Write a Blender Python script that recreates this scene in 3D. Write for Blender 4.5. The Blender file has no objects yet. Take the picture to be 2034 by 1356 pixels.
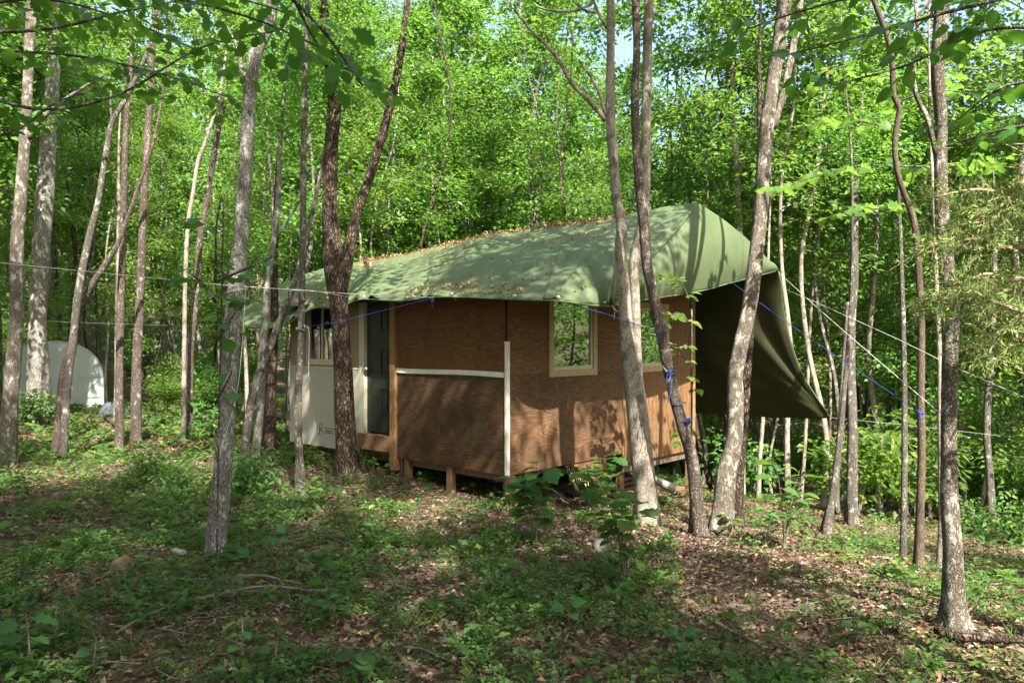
import bpy, math, random
import numpy as np
from mathutils import Vector, noise as mnoise

# ------------------------------------------------------------------ camera, sky, sun, exposure
SC = bpy.context.scene
COL = SC.collection
F, CX, CY, CZ = 1495.0, 1017.0, 678.0, 1.6       # focal length and centre in photo pixels, eye height in metres
cam = bpy.data.cameras.new('camera')
cam.sensor_width = 36.0
cam.lens = 36.0 * F / 2034.0
cam.clip_start, cam.clip_end = 0.05, 1000.0
camo = bpy.data.objects.new('camera', cam)
COL.objects.link(camo)
camo.location = (0, 0, CZ)
camo.rotation_euler = (math.radians(90), 0, 0)
SC.camera = camo

SUN_EL = math.radians(47)
SUN_H = Vector((0.349, -0.937, 0)).normalized()
SUN_DIR = Vector((SUN_H.x * math.cos(SUN_EL), SUN_H.y * math.cos(SUN_EL), math.sin(SUN_EL)))
world = bpy.data.worlds.new('World')
SC.world = world
world.use_nodes = True
wn = world.node_tree
wbg = wn.nodes['Background']
sky = wn.nodes.new('ShaderNodeTexSky')
sky.sky_type = 'NISHITA'
sky.sun_disc = False
sky.sun_elevation = SUN_EL
sky.sun_rotation = math.atan2(SUN_H.x, SUN_H.y)
sky.dust_density = 4.0
sky.ozone_density = 0.8
wn.links.new(sky.outputs[0], wbg.inputs[0])
wbg.inputs[1].default_value = 0.11
sl = bpy.data.lights.new('sun', 'SUN')
sl.energy = 5.0
sl.angle = math.radians(0.53)
sl.color = (1.0, 0.955, 0.86)
slo = bpy.data.objects.new('sun', sl)
COL.objects.link(slo)
slo.rotation_euler = SUN_DIR.to_track_quat('Z', 'Y').to_euler()
slo.location = (0, 0, 30)
SC.view_settings.view_transform = 'Standard'
SC.view_settings.look = 'None'
SC.view_settings.gamma = 1.0
SC.view_settings.exposure = 2.2
SC.cycles.max_bounces = 7
SC.cycles.diffuse_bounces = 4
SC.cycles.glossy_bounces = 3
SC.cycles.transmission_bounces = 5
SC.cycles.use_denoising = True

rs = np.random.default_rng(7)
random.seed(7)

# ------------------------------------------------------------------ small helpers
def W(px, py, Y):
    return Vector(((px - CX) / F * Y, Y, CZ + (CY - py) / F * Y))

def gnd(x, y):
    q = x * 0.75 + (y - 8.0) * 0.66
    s = np.logaddexp(0, q * 1.2) / 1.2
    u = 0.05 * np.sin(x * 0.9 + 1.3) * np.cos(y * 0.7 + 0.4) + 0.025 * np.sin(x * 2.3 + y * 1.7)
    dip = 0.20 * np.exp(-((x - 0.2) ** 2 + (y - 9.5) ** 2) / 3.6)
    d = np.hypot(x, y)
    rise = 0.30 * np.clip(np.logaddexp(0, (d - 42.0) / 3.0) * 3.0, 0, 60)
    return -0.10 - 0.18 * np.minimum(s, 42) - dip + rise + u * np.clip(np.hypot(x, y) / 6, 0.25, 1.3)

def solveY(px, py, y0=2.0, y1=45.0):
    for Y in np.arange(y0, y1, 0.05):
        p = W(px, py, Y)
        if p.z <= gnd(p.x, p.y):
            return float(Y)
    return y1

UL = Vector((-0.7350, 0.6780, 0)); UR = Vector((0.6780, 0.7350, 0)); CORNER = Vector((-0.06, 9.1, 0))
def AB(a, b, z):
    v = CORNER + UL * a + UR * b
    return Vector((v.x, v.y, z))

def tag(o, label=None, cat=None, group=None, kind=None):
    if label: o['label'] = label
    if cat: o['category'] = cat
    if group: o['group'] = group
    if kind: o['kind'] = kind
    return o

def empty(name, loc, rz=0.0):
    o = bpy.data.objects.new(name, None)
    COL.objects.link(o)
    o.location = loc
    o.rotation_euler = (0, 0, rz)
    o.empty_display_size = 0.1
    return o

def mk(name, verts, faces, mats, parent=None, smooth=False, loc=None, midx=None):
    """faces: (n,k) array or list of such arrays"""
    verts = np.asarray(verts, dtype=np.float32).reshape(-1, 3)
    fl = faces if isinstance(faces, list) and np.ndim(faces[0]) == 2 else [faces]
    fl = [np.asarray(f, dtype=np.int32) for f in fl if len(f)]
    me = bpy.data.meshes.new(name)
    me.vertices.add(len(verts))
    me.vertices.foreach_set('co', verts.ravel())
    loops = np.concatenate([f.ravel() for f in fl])
    tot = np.concatenate([np.full(len(f), f.shape[1], np.int32) for f in fl])
    start = np.concatenate([[0], np.cumsum(tot)[:-1]]).astype(np.int32)
    me.loops.add(len(loops))
    me.loops.foreach_set('vertex_index', loops)
    me.polygons.add(len(tot))
    me.polygons.foreach_set('loop_start', start)
    me.polygons.foreach_set('loop_total', tot)
    if midx is not None:
        me.polygons.foreach_set('material_index', np.asarray(midx, np.int32))
    me.polygons.foreach_set('use_smooth', np.full(len(tot), bool(smooth)))
    me.update(calc_edges=True)
    for m in (mats if isinstance(mats, (list, tuple)) else [mats]):
        me.materials.append(m)
    o = bpy.data.objects.new(name, me)
    COL.objects.link(o)
    if parent is not None: o.parent = parent
    if loc is not None: o.location = loc
    return o

class MB:
    """collects shapes for ONE mesh"""
    def __init__(self): self.v = []; self.q = []; self.t = []; self.n = 0
    def add(self, v, q=None, t=None):
        v = np.asarray(v, float).reshape(-1, 3)
        if q is not None and len(q): self.q.append(np.asarray(q, int) + self.n)
        if t is not None and len(t): self.t.append(np.asarray(t, int) + self.n)
        self.v.append(v); self.n += len(v); return self
    def box(self, x0, x1, y0, y1, z0, z1, jit=0.0):
        v = np.array([[x, y, z] for z in (z0, z1) for y in (y0, y1) for x in (x0, x1)], float)
        if jit: v += rs.uniform(-jit, jit, v.shape)
        return self.add(v, [[0, 2, 3, 1], [4, 5, 7, 6], [0, 1, 5, 4], [2, 6, 7, 3], [0, 4, 6, 2], [1, 3, 7, 5]])
    def bar(self, a, b, w, h, roll=0.0):
        a, b = Vector(a), Vector(b); d = (b - a).normalized()
        s = d.cross(Vector((0, 0, 1)))
        if s.length < 1e-3: s = Vector((1, 0, 0))
        s.normalize(); u = s.cross(d)
        c, n = math.cos(roll), math.sin(roll)
        s, u = s * c + u * n, u * c - s * n
        v = [p + s * (i * w / 2) + u * (j * h / 2) for p in (a, b) for i, j in ((-1, -1), (1, -1), (1, 1), (-1, 1))]
        return self.add([tuple(x) for x in v], [[0, 1, 2, 3], [7, 6, 5, 4], [0, 4, 5, 1], [1, 5, 6, 2], [2, 6, 7, 3], [3, 7, 4, 0]])
    def tube(self, pts, rad, n=8, wob=0.0, step=None, seed=0.0, flute=0.0):
        v, q, t = tube_geo(pts, rad, n, wob, step, seed, flute)
        return self.add(v, q, t)
    def build(self, name, mat, parent=None, smooth=False, loc=None, bevel=0.0):
        o = mk(name, np.concatenate(self.v), [np.concatenate(x) for x in (self.q, self.t) if x], mat, parent, smooth, loc)
        if bevel:
            m = o.modifiers.new('bevel', 'BEVEL'); m.width = bevel; m.segments = 2; m.limit_method = 'ANGLE'
        return o

def resample(pts, rad, step):
    P = np.asarray([tuple(p) for p in pts], float)
    R = np.asarray(rad, float) if np.ndim(rad) else np.full(len(P), float(rad))
    if step is None: return P, R
    out, ro = [], []
    for i in range(len(P) - 1):
        p0 = P[max(i - 1, 0)]; p1 = P[i]; p2 = P[i + 1]; p3 = P[min(i + 2, len(P) - 1)]
        n = max(1, int(np.ceil(np.linalg.norm(p2 - p1) / step)))
        for k in range(n):
            u = k / n
            out.append(0.5 * ((2 * p1) + (-p0 + p2) * u + (2 * p0 - 5 * p1 + 4 * p2 - p3) * u * u + (-p0 + 3 * p1 - 3 * p2 + p3) * u ** 3))
            ro.append(R[i] * (1 - u) + R[i + 1] * u)
    out.append(P[-1]); ro.append(R[-1])
    return np.array(out), np.array(ro)

def tube_geo(pts, rad, n=8, wob=0.0, step=None, seed=0.0, flute=0.0):
    P, R = resample(pts, rad, step)
    T = np.gradient(P, axis=0)
    T /= np.linalg.norm(T, axis=1, keepdims=True) + 1e-9
    ref = np.array([1.0, 0.0, 0.0])
    if abs(T[:, 0]).max() > 0.93: ref = np.array([0.0, 1.0, 0.0]) if abs(T[:, 1]).max() < 0.93 else np.array([0.31, 0.52, 0.79])
    S = np.cross(T, ref); S /= np.linalg.norm(S, axis=1, keepdims=True) + 1e-9
    U = np.cross(S, T)
    a = np.arange(n) / n * 2 * np.pi
    L = np.concatenate([[0], np.cumsum(np.linalg.norm(np.diff(P, axis=0), axis=1))])
    rr = R[:, None] * np.ones((1, n))
    if wob:
        A, LL = np.meshgrid(a, L)
        w = (np.sin(3 * A + LL * 1.7 + seed) + np.sin(2 * A - LL * 3.1 + seed * 2.3) + 0.8 * np.sin(5 * A + LL * 6.3 + seed) + 0.7 * np.sin(LL * 9.0 + seed + A) + 0.5 * np.sin(7 * A - LL * 14 + seed)) / 3
        rr = rr * (1 + wob * w)
    if flute:
        A, LL = np.meshgrid(a, L)
        f = np.clip(1 - LL / 0.75, 0, 1) ** 2
        rr = rr * (1 + flute * f * (0.7 + 0.9 * np.cos(4 * A + seed) + 0.4 * np.cos(7 * A + seed * 2)))
    V = P[:, None, :] + rr[:, :, None] * (np.cos(a)[None, :, None] * S[:, None, :] + np.sin(a)[None, :, None] * U[:, None, :])
    m = len(P)
    i = np.arange(m - 1)[:, None] * n; j = np.arange(n)[None, :]; j2 = (j + 1) % n
    q = np.stack([i + j, i + j2, i + n + j2, i + n + j], -1).reshape(-1, 4)
    V = V.reshape(-1, 3)
    V = np.vstack([V, P[0], P[-1]])
    c0, c1 = m * n, m * n + 1
    jj = np.arange(n); jn = (jj + 1) % n
    t = np.vstack([np.stack([np.full(n, c0), jn, jj], -1), np.stack([np.full(n, c1), (m - 1) * n + jj, (m - 1) * n + jn], -1)])
    return V, q, t

def copy_obj(o, parent=None):
    c = o.copy(); COL.objects.link(c)
    if parent is not None: c.parent = parent
    return c

def copy_tree(o):
    c = copy_obj(o)
    for k in ('label', 'category', 'group'):
        if k in o.keys(): c[k] = o[k]
    for ch in list(o.children):
        d = copy_obj(ch, c)
        for g in list(ch.children): copy_obj(g, d)
    return c

# ------------------------------------------------------------------ materials
class NT:
    def __init__(self, name):
        self.m = bpy.data.materials.new(name); self.m.use_nodes = True
        self.t = self.m.node_tree; self.b = self.t.nodes['Principled BSDF']; self.out = self.t.nodes['Material Output']
    def n(self, typ, **kw):
        nd = self.t.nodes.new('ShaderNode' + typ)
        for k, v in kw.items():
            if k.startswith('_'): setattr(nd, k[1:], v)
            else:
                key = int(k[1:]) if k[0] == 'i' and k[1:].isdigit() else k.replace('__', ' ')
                if isinstance(v, bpy.types.NodeSocket): self.t.links.new(v, nd.inputs[key])
                else: nd.inputs[key].default_value = v
        return nd
    def link(self, a, b): self.t.links.new(a, b)
    def ramp(self, fac, stops, interp='LINEAR'):
        r = self.n('ValToRGB'); self.link(fac, r.inputs[0]); cr = r.color_ramp; cr.interpolation = interp
        while len(cr.elements) < len(stops): cr.elements.new(0.5)
        for e, (p, c) in zip(cr.elements, stops):
            e.position = p; e.color = (c, c, c, 1) if np.isscalar(c) else (*c, 1)
        return r.outputs[0]
    def mix(self, f, a, b, mode='MIX'):
        x = self.n('Mix', _data_type='RGBA', _blend_type=mode)
        for s, v in ((x.inputs[0], f), (x.inputs[6], a), (x.inputs[7], b)):
            if isinstance(v, bpy.types.NodeSocket): self.link(v, s)
            elif np.isscalar(v): s.default_value = v
            else: s.default_value = (*v, 1)
        return x.outputs[2]
    def math(self, op, a, b=0.0, c=0.0):
        x = self.n('Math', _operation=op)
        for s, v in zip(x.inputs, (a, b, c)):
            if isinstance(v, bpy.types.NodeSocket): self.link(v, s)
            else: s.default_value = v
        return x.outputs[0]
    def coord(self, scale=(1, 1, 1), kind='Object', rot=(0, 0, 0)):
        c = self.n('TexCoord'); mp = self.n('Mapping'); mp.inputs['Scale'].default_value = scale; mp.inputs['Rotation'].default_value = rot
        self.link(c.outputs[kind], mp.inputs[0]); return mp.outputs[0]
    def noise(self, vec, scale, detail=4, rough=0.55, dist=0.0):
        return self.n('TexNoise', Vector=vec, Scale=scale, Detail=detail, Roughness=rough, Distortion=dist).outputs[0]
    def bump(self, h, strength=0.5, dist=0.02):
        b = self.n('Bump', Strength=strength, Distance=dist, Height=h); self.link(b.outputs[0], self.b.inputs['Normal']); return b
    def base(self, c):
        if isinstance(c, bpy.types.NodeSocket): self.link(c, self.b.inputs['Base Color'])
        else: self.b.inputs['Base Color'].default_value = (*c, 1)
    def rough(self, r, spec=0.3):
        if isinstance(r, bpy.types.NodeSocket): self.link(r, self.b.inputs['Roughness'])
        else: self.b.inputs['Roughness'].default_value = r
        self.b.inputs['Specular IOR Level'].default_value = spec

def leaf_mat(name, stops, trans=(0.22, 0.36, 0.03), tfac=0.42, rough=0.45, spec=0.35, vary=0.25):
    g = NT(name)
    geo = g.n('NewGeometry'); oi = g.n('ObjectInfo')
    c = g.ramp(geo.outputs['Random Per Island'], stops)
    hs = g.n('HueSaturation', Color=c)
    g.link(g.math('MULTIPLY_ADD', oi.outputs['Random'], 0.05, 0.475), hs.inputs['Hue'])
    g.link(g.math('MULTIPLY_ADD', oi.outputs['Random'], vary * 2, 1 - vary), hs.inputs['Value'])
    g.base(hs.outputs[0]); g.rough(rough, spec)
    tr = g.n('BsdfTranslucent')
    tc = g.mix(0.75, hs.outputs[0], trans)
    g.link(tc, tr.inputs[0])
    mx = g.n('MixShader'); mx.inputs[0].default_value = tfac
    g.link(g.b.outputs[0], mx.inputs[1]); g.link(tr.outputs[0], mx.inputs[2]); g.link(mx.outputs[0], g.out.inputs[0])
    return g.m

LEAF = leaf_mat('canopy_leaf', [(0, (0.03, 0.085, 0.016)), (0.45, (0.06, 0.135, 0.02)), (0.85, (0.10, 0.185, 0.026)), (1, (0.18, 0.21, 0.03))], trans=(0.27, 0.50, 0.06), tfac=0.44, vary=.38)
LEAF_YEL = leaf_mat('maple_leaf', [(0, (0.055, 0.125, 0.026)), (0.6, (0.09, 0.17, 0.03)), (1, (0.17, 0.21, 0.04))], trans=(0.32, 0.52, 0.06), tfac=0.46)
LEAF_DARK = leaf_mat('oak_leaf', [(0, (0.028, 0.09, 0.016)), (0.7, (0.05, 0.13, 0.02)), (1, (0.09, 0.165, 0.025))], trans=(0.16, 0.38, 0.03), tfac=0.4)
LEAF_LOW = leaf_mat('seedling_leaf', [(0, (0.035, 0.09, 0.025)), (0.6, (0.06, 0.13, 0.03)), (0.94, (0.10, 0.17, 0.035)), (1, (0.20, 0.21, 0.04))], trans=(0.24, 0.38, 0.04), tfac=0.35, rough=0.55, spec=0.2)
CEDAR = leaf_mat('cedar_leaf', [(0, (0.12, 0.21, 0.055)), (0.74, (0.22, 0.32, 0.09)), (0.88, (0.34, 0.34, 0.13)), (1, (0.46, 0.30, 0.18))], trans=(0.26, 0.3, 0.08), tfac=0.3, rough=0.7, spec=0.15)
LITTER = leaf_mat('dead_leaf', [(0, (0.042, 0.027, 0.018)), (0.4, (0.095, 0.06, 0.041)), (0.75, (0.165, 0.113, 0.079)), (0.95, (0.30, 0.225, 0.165)), (1, (0.34, 0.14, 0.035))], trans=(0.3, 0.18, 0.09), tfac=0.12, rough=0.8, spec=0.1, vary=0.02)
ROOF_LITTER = leaf_mat('fallen_leaf', [(0, (0.12, 0.065, 0.03)), (0.5, (0.26, 0.15, 0.065)), (1, (0.40, 0.28, 0.14))], trans=(0.4, 0.2, 0.07), tfac=0.15, rough=0.7, spec=0.2, vary=0.02)

def bark_mat(name, dark, mid, pale, furrow=1.0, lichen=None, lich_amt=0.5, sc=1.0, bump=0.9):
    g = NT(name)
    v = g.coord((1, 1, 0.27))
    vd = g.n('TexVoronoi', _feature='DISTANCE_TO_EDGE', Vector=g.n('MixRGB', _blend_type='ADD', Fac=0.12, Color1=v, Color2=g.n('TexNoise', Vector=v, Scale=22 * sc, Detail=4).outputs[1]).outputs[0], Scale=58 * sc).outputs[0]
    fur = g.math('MINIMUM', g.math('MULTIPLY', vd, 3.2), 1.0)
    big = g.noise(g.coord((1, 1, 0.35)), 7 * sc, 6, 0.65)
    fine = g.noise(g.coord((1, 1, 0.45)), 95 * sc, 4, 0.65)
    h = g.math('ADD', g.math('MULTIPLY', fur, furrow * 0.7), g.math('MULTIPLY', fine, 0.4))
    k = g.math('ADD', g.math('MULTIPLY', big, 0.75), g.math('MULTIPLY', g.math('MULTIPLY', fine, fur), 0.5))
    c = g.ramp(k, [(0.28, dark), (0.55, mid), (0.82, pale)])
    c = g.mix(g.math('MULTIPLY', g.math('SUBTRACT', 1.0, fur), 0.75 * min(furrow, 1.2)), c, tuple(x * 0.45 for x in dark))
    if lichen is not None:
        ln = g.noise(g.coord((1, 1, 0.6)), 11 * sc, 6, 0.72)
        c = g.mix(g.ramp(ln, [(0.62 - 0.2 * lich_amt, 0.0), (0.70 - 0.2 * lich_amt, 1.0)]), c, lichen)
    g.base(c); g.rough(0.9, 0.15); g.bump(h, bump, 0.018)
    return g.m

BARK_GREY = bark_mat('grey_oak_bark', (0.13, 0.115, 0.095), (0.29, 0.265, 0.23), (0.44, 0.41, 0.36), 0.8, (0.46, 0.46, 0.40), 0.4)
BARK_TAN = bark_mat('tan_oak_bark', (0.105, 0.083, 0.063), (0.25, 0.21, 0.165), (0.40, 0.35, 0.285), 0.9, (0.48, 0.44, 0.37), 0.45, sc=1.3)
BARK_DARK = bark_mat('dark_furrowed_bark', (0.04, 0.028, 0.02), (0.115, 0.083, 0.058), (0.23, 0.17, 0.12), 1.3, (0.24, 0.20, 0.15), .2, sc=.62, bump=1.0)
BARK_PALE = bark_mat('pale_maple_bark', (0.16, 0.13, 0.10), (0.34, 0.295, 0.24), (0.50, 0.45, 0.38), 0.5, (0.12, 0.10, 0.075), 0.55, bump=0.7)
BARK_RED = bark_mat('red_brown_bark', (0.07, 0.053, 0.042), (0.175, 0.135, 0.108), (0.30, 0.24, 0.195), 1.0, (0.32, 0.30, 0.255), 0.25)
BARK_BROWN = bark_mat('brown_bark', (0.085, 0.073, 0.058), (0.19, 0.168, 0.138), (0.32, 0.29, 0.245), 0.95, (0.42, 0.41, 0.36), 0.35, sc=1.2)
BARK_TWIG = bark_mat('twig_bark', (0.10, 0.08, 0.06), (0.20, 0.16, 0.13), (0.36, 0.31, 0.26), 0.3, bump=0.3)
CEDAR_TWIG = bark_mat('cedar_twig_bark', (0.22, 0.14, 0.095), (0.40, 0.28, 0.20), (0.55, 0.42, 0.32), 0.3, bump=0.3)
BARK_VINE = bark_mat('smooth_dark_bark', (0.045, 0.032, 0.024), (0.10, 0.075, 0.055), (0.22, 0.16, 0.11), 0.4, bump=0.4)

def ply_mat(name, c0, c1, c2, axis='x', knots=True, weather=0.0, wcol=(0.06, 0.045, 0.035), scale=1.0):
    """rotary-cut plywood: contour bands of a stretched noise give the cathedral grain"""
    g = NT(name)
    s = {'x': (0.42, 0.42, 3.4), 'z': (3.2, 3.2, 0.40)}[axis]
    v = g.coord(tuple(k * scale for k in s))
    a = g.noise(v, 1.5, 2.6, 0.5, 0.25)
    band = g.math('FRACT', g.math('MULTIPLY', a, 30.0))
    tri = g.math('ABSOLUTE', g.math('MULTIPLY_ADD', band, 2.0, -1.0))
    f = g.noise(g.coord({'x': (6, 6, 90), 'z': (90, 90, 5)}[axis]), 2.0, 3, 0.6)
    k = g.math('ADD', g.math('MULTIPLY', g.math('POWER', tri, 1.4), 0.5), g.math('MULTIPLY', g.math('SUBTRACT', f, 0.35), 0.5))
    big = g.noise(g.coord((1, 1, 1.4)), 2.2, 4, 0.6)
    c = g.ramp(k, [(0.08, tuple(x * 0.72 for x in c0)), (0.45, c1), (0.9, tuple(x * 1.12 for x in c2))])
    c = g.mix(g.math('MULTIPLY', big, 0.55), c, c1, 'MIX')
    if knots:
        kn = g.n('TexVoronoi', _feature='F1', Vector=g.coord((1, 1, 1.8)), Scale=2.1).outputs[0]
        c = g.mix(g.ramp(kn, [(0.02, 0.85), (0.09, 0.0)]), c, tuple(x * 0.3 for x in c0))
    if weather:
        wz = g.noise(g.coord((1, 1, 0.8)), 3.3, 6, 0.68, 0.4)
        c = g.mix(g.ramp(wz, [(0.46, 0.0), (0.62, weather)]), c, wcol)
    g.base(c); g.rough(0.72, 0.2); g.bump(g.math('ADD', tri, f), 0.12, 0.004)
    return g.m

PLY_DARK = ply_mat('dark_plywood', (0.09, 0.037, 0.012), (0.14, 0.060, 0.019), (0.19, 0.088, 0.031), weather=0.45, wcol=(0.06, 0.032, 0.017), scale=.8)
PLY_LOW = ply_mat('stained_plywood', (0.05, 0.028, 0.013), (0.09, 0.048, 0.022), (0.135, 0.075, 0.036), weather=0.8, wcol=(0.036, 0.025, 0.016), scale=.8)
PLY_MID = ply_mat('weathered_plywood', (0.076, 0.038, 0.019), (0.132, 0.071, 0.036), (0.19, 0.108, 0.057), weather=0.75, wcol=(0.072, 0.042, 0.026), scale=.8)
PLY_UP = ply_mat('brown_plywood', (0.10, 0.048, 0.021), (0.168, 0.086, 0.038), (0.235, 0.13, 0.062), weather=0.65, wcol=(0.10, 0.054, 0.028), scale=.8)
LUMBER = ply_mat('sawn_lumber', (0.17, 0.088, 0.036), (0.245, 0.135, 0.06), (0.31, 0.185, 0.09), axis='z', knots=True, scale=1.2)
LUMBER_H = ply_mat('sawn_lumber_flat', (0.11, 0.062, 0.032), (0.165, 0.097, 0.05), (0.21, 0.13, 0.07), axis='x', knots=True, scale=1.2)
TRIM = ply_mat('new_pine_trim', (0.33, 0.225, 0.12), (0.42, 0.305, 0.175), (0.50, 0.38, 0.235), axis='z', knots=False, scale=1.5)
OLD_BOARD = ply_mat('old_board', (0.07, 0.05, 0.038), (0.13, 0.095, 0.07), (0.22, 0.16, 0.12), axis='x', knots=True)

def siding_mat():
    g = NT('grooved_siding')
    v = g.coord((2.6, 2.6, 0.45))
    a = g.noise(v, 2.2, 3, 0.5, 0.4)
    tri = g.math('ABSOLUTE', g.math('MULTIPLY_ADD', g.math('FRACT', g.math('MULTIPLY', a, 20.0)), 2.0, -1.0))
    c = g.ramp(g.math('ADD', g.math('MULTIPLY', tri, 0.6), g.math('MULTIPLY', g.noise(g.coord((60, 60, 4)), 2, 3), 0.5)),
               [(0.15, (0.085, 0.043, 0.02)), (0.5, (0.14, 0.074, 0.034)), (0.9, (0.19, 0.108, 0.052))])
    xs = g.n('SeparateXYZ', Vector=g.coord((1, 1, 1))).outputs[0]
    gr = g.math('ABSOLUTE', g.math('MULTIPLY_ADD', g.math('FRACT', g.math('MULTIPLY', xs, 9.8)), 2.0, -1.0))
    gm = g.ramp(gr, [(0.86, 0.0), (0.93, 1.0)])
    g.base(g.mix(gm, c, (0.10, 0.05, 0.02))); g.rough(0.75, 0.2)
    g.bump(g.math('SUBTRACT', 1.0, gm), 0.6, 0.008)
    return g.m
SIDING = siding_mat()

def plain(name, col, rough=0.6, spec=0.3, var=0.12, sc=6.0, bump=0.0, metal=0.0):
    g = NT(name)
    n1 = g.noise(g.coord(), sc, 6, 0.65)
    c = g.ramp(n1, [(0.3, tuple(x * (1 - var) for x in col)), (0.7, tuple(min(1, x * (1 + var)) for x in col))])
    g.base(c); g.rough(g.ramp(n1, [(0.3, max(0, rough - 0.08)), (0.7, min(1, rough + 0.08))]), spec)
    g.b.inputs['Metallic'].default_value = metal
    if bump: g.bump(g.noise(g.coord(), sc * 8, 5, 0.6), bump, 0.005)
    return g.m
WRAP = plain('house_wrap', (0.38, 0.345, 0.285), 0.6, 0.3, 0.07, 2.5)
WRAP_TAN = plain('tan_board', (0.26, 0.19, 0.115), 0.75, 0.2, 0.15, 3.0, 0.1)
DOOR_GREEN = plain('green_door_paint', (0.013, 0.020, 0.014), 0.42, 0.45, 0.15, 3.0)
CREAM = plain('cream_vinyl', (0.44, 0.41, 0.30), 0.45, 0.4, 0.06)
WHITE_TRIM = plain('white_foam_trim', (0.55, 0.51, 0.43), 0.6, 0.3, 0.1, 9.0)
BLACK = plain('near_black', (0.02, 0.018, 0.016), 0.8, 0.2)
INK = plain('printed_ink', (0.05, 0.05, 0.055), 0.7, 0.2)
METAL = plain('brushed_metal', (0.55, 0.55, 0.53), 0.35, 0.5, 0.1, 6.0, 0, 0.9)
ROPE_W = plain('white_rope', (0.48, 0.46, 0.41), 0.8, 0.2, 0.15, 40)
ROPE_B = plain('blue_rope', (0.022, 0.05, 0.22), 0.6, 0.3, 0.2, 40)
ROPE_G = plain('grey_rope', (0.17, 0.175, 0.165), 0.8, 0.2, 0.15, 40)
CORD = plain('pale_cord', (0.62, 0.54, 0.35), 0.7, 0.2, 0.12, 30)
PIPE = plain('weathered_log_bark', (0.17, 0.16, 0.145), 0.8, 0.2, 0.35, 12, 0.3)
ROCK = plain('rough_stone', (0.085, 0.082, 0.074), 0.9, 0.2, 0.35, 9, 0.6)
DEADWOOD = plain('rotten_wood', (0.12, 0.085, 0.06), 0.95, 0.1, 0.5, 14, 0.9)
BOTTLE = plain('bleached_wood', (0.30, 0.26, 0.22), 0.7, 0.3, 0.15, 20)

def glass_mat():
    g = NT('window_glass')
    g.base((0.006, 0.008, 0.006)); g.rough(0.02, 0.6)
    gl = g.n('BsdfGlossy', Roughness=0.015); gl.inputs[0].default_value = (0.85, 0.9, 0.86, 1)
    mx = g.n('MixShader'); mx.inputs[0].default_value = 0.42
    g.link(g.b.outputs[0], mx.inputs[1]); g.link(gl.outputs[0], mx.inputs[2]); g.link(mx.outputs[0], g.out.inputs[0])
    return g.m
GLASS = glass_mat()

def tarp_mat():
    g = NT('green_canvas')
    n1 = g.noise(g.coord(), 1.6, 6, 0.65); n2 = g.noise(g.coord(), 14, 5, 0.6)
    c = g.ramp(n1, [(0.3, (0.072, 0.099, 0.047)), (0.7, (0.100, 0.131, 0.064))])
    c = g.mix(g.ramp(n2, [(0.62, 0.0), (0.72, 0.35)]), c, (0.10, 0.115, 0.068))
    g.base(c); g.rough(g.ramp(n1, [(0.3, 0.5), (0.7, 0.7)]), 0.22)
    g.bump(g.math('ADD', g.math('MULTIPLY', g.noise(g.coord(), 4, 5, 0.55, 0.6), 1.0), g.math('MULTIPLY', n2, 0.15)), 0.35, 0.03)
    tr = g.n('BsdfTranslucent'); tr.inputs[0].default_value = (0.10, 0.12, 0.04, 1)
    mx = g.n('MixShader'); mx.inputs[0].default_value = 0.10
    g.link(g.b.outputs[0], mx.inputs[1]); g.link(tr.outputs[0], mx.inputs[2]); g.link(mx.outputs[0], g.out.inputs[0])
    return g.m
TARP = tarp_mat()
TARP_IN = plain('shaded_canvas_inside', (0.030, 0.033, 0.014), 0.8, 0.15, 0.2, 2.0, 0.1)  # inner face of the tarp, its shade painted in as dark olive

def film_mat():
    g = NT('greenhouse_film')
    n1 = g.noise(g.coord(), 2.0, 5, 0.6)
    g.base(g.ramp(n1, [(0.3, (0.36, 0.41, 0.40)), (0.7, (0.46, 0.50, 0.49))])); g.rough(0.35, 0.5)
    g.bump(g.noise(g.coord((1, 1, 0.4)), 5, 4, 0.5, 0.8), 0.4, 0.03)
    tr = g.n('BsdfTranslucent'); tr.inputs[0].default_value = (0.45, 0.52, 0.49, 1)
    mx = g.n('MixShader'); mx.inputs[0].default_value = 0.35
    g.link(g.b.outputs[0], mx.inputs[1]); g.link(tr.outputs[0], mx.inputs[2]); g.link(mx.outputs[0], g.out.inputs[0])
    return g.m
FILM = film_mat()

def ground_mat():
    g = NT('forest_floor')
    v = g.coord()
    big = g.noise(v, 0.55, 5, 0.6); mid = g.noise(v, 5, 6, 0.65); fine = g.noise(v, 55, 5, 0.7)
    vo = g.n('TexVoronoi', Vector=g.n('MixRGB', _blend_type='ADD', Fac=0.05, Color1=v, Color2=g.n('TexNoise', Vector=v, Scale=20).outputs[1]).outputs[0], Scale=24.0)
    leaf = g.ramp(g.n('SeparateColor', Color=vo.outputs[1]).outputs[0], [(0.0, (0.06, 0.038, 0.027)), (0.4, (0.12, 0.078, 0.056)), (0.8, (0.19, 0.13, 0.098)), (1.0, (0.26, 0.19, 0.15))])
    soil = g.ramp(fine, [(0.3, (0.035, 0.024, 0.017)), (0.7, (0.10, 0.068, 0.05))])
    c = g.mix(g.ramp(mid, [(0.4, 0.0), (0.55, 0.85)]), soil, leaf)
    moss = g.ramp(fine, [(0.3, (0.035, 0.06, 0.015)), (0.7, (0.09, 0.125, 0.03))])
    c = g.mix(g.ramp(g.math('ADD', g.math('MULTIPLY', big, 0.7), g.math('MULTIPLY', mid, 0.4)), [(0.51, 0.0), (0.62, 0.8)]), c, moss)
    g.base(c); g.rough(0.95, 0.1)
    g.bump(g.math('ADD', g.math('ADD', mid, g.math('MULTIPLY', vo.outputs[0], 0.5)), g.math('MULTIPLY', fine, 0.4)), 0.9, 0.03)
    return g.m
GROUND = ground_mat()

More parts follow.
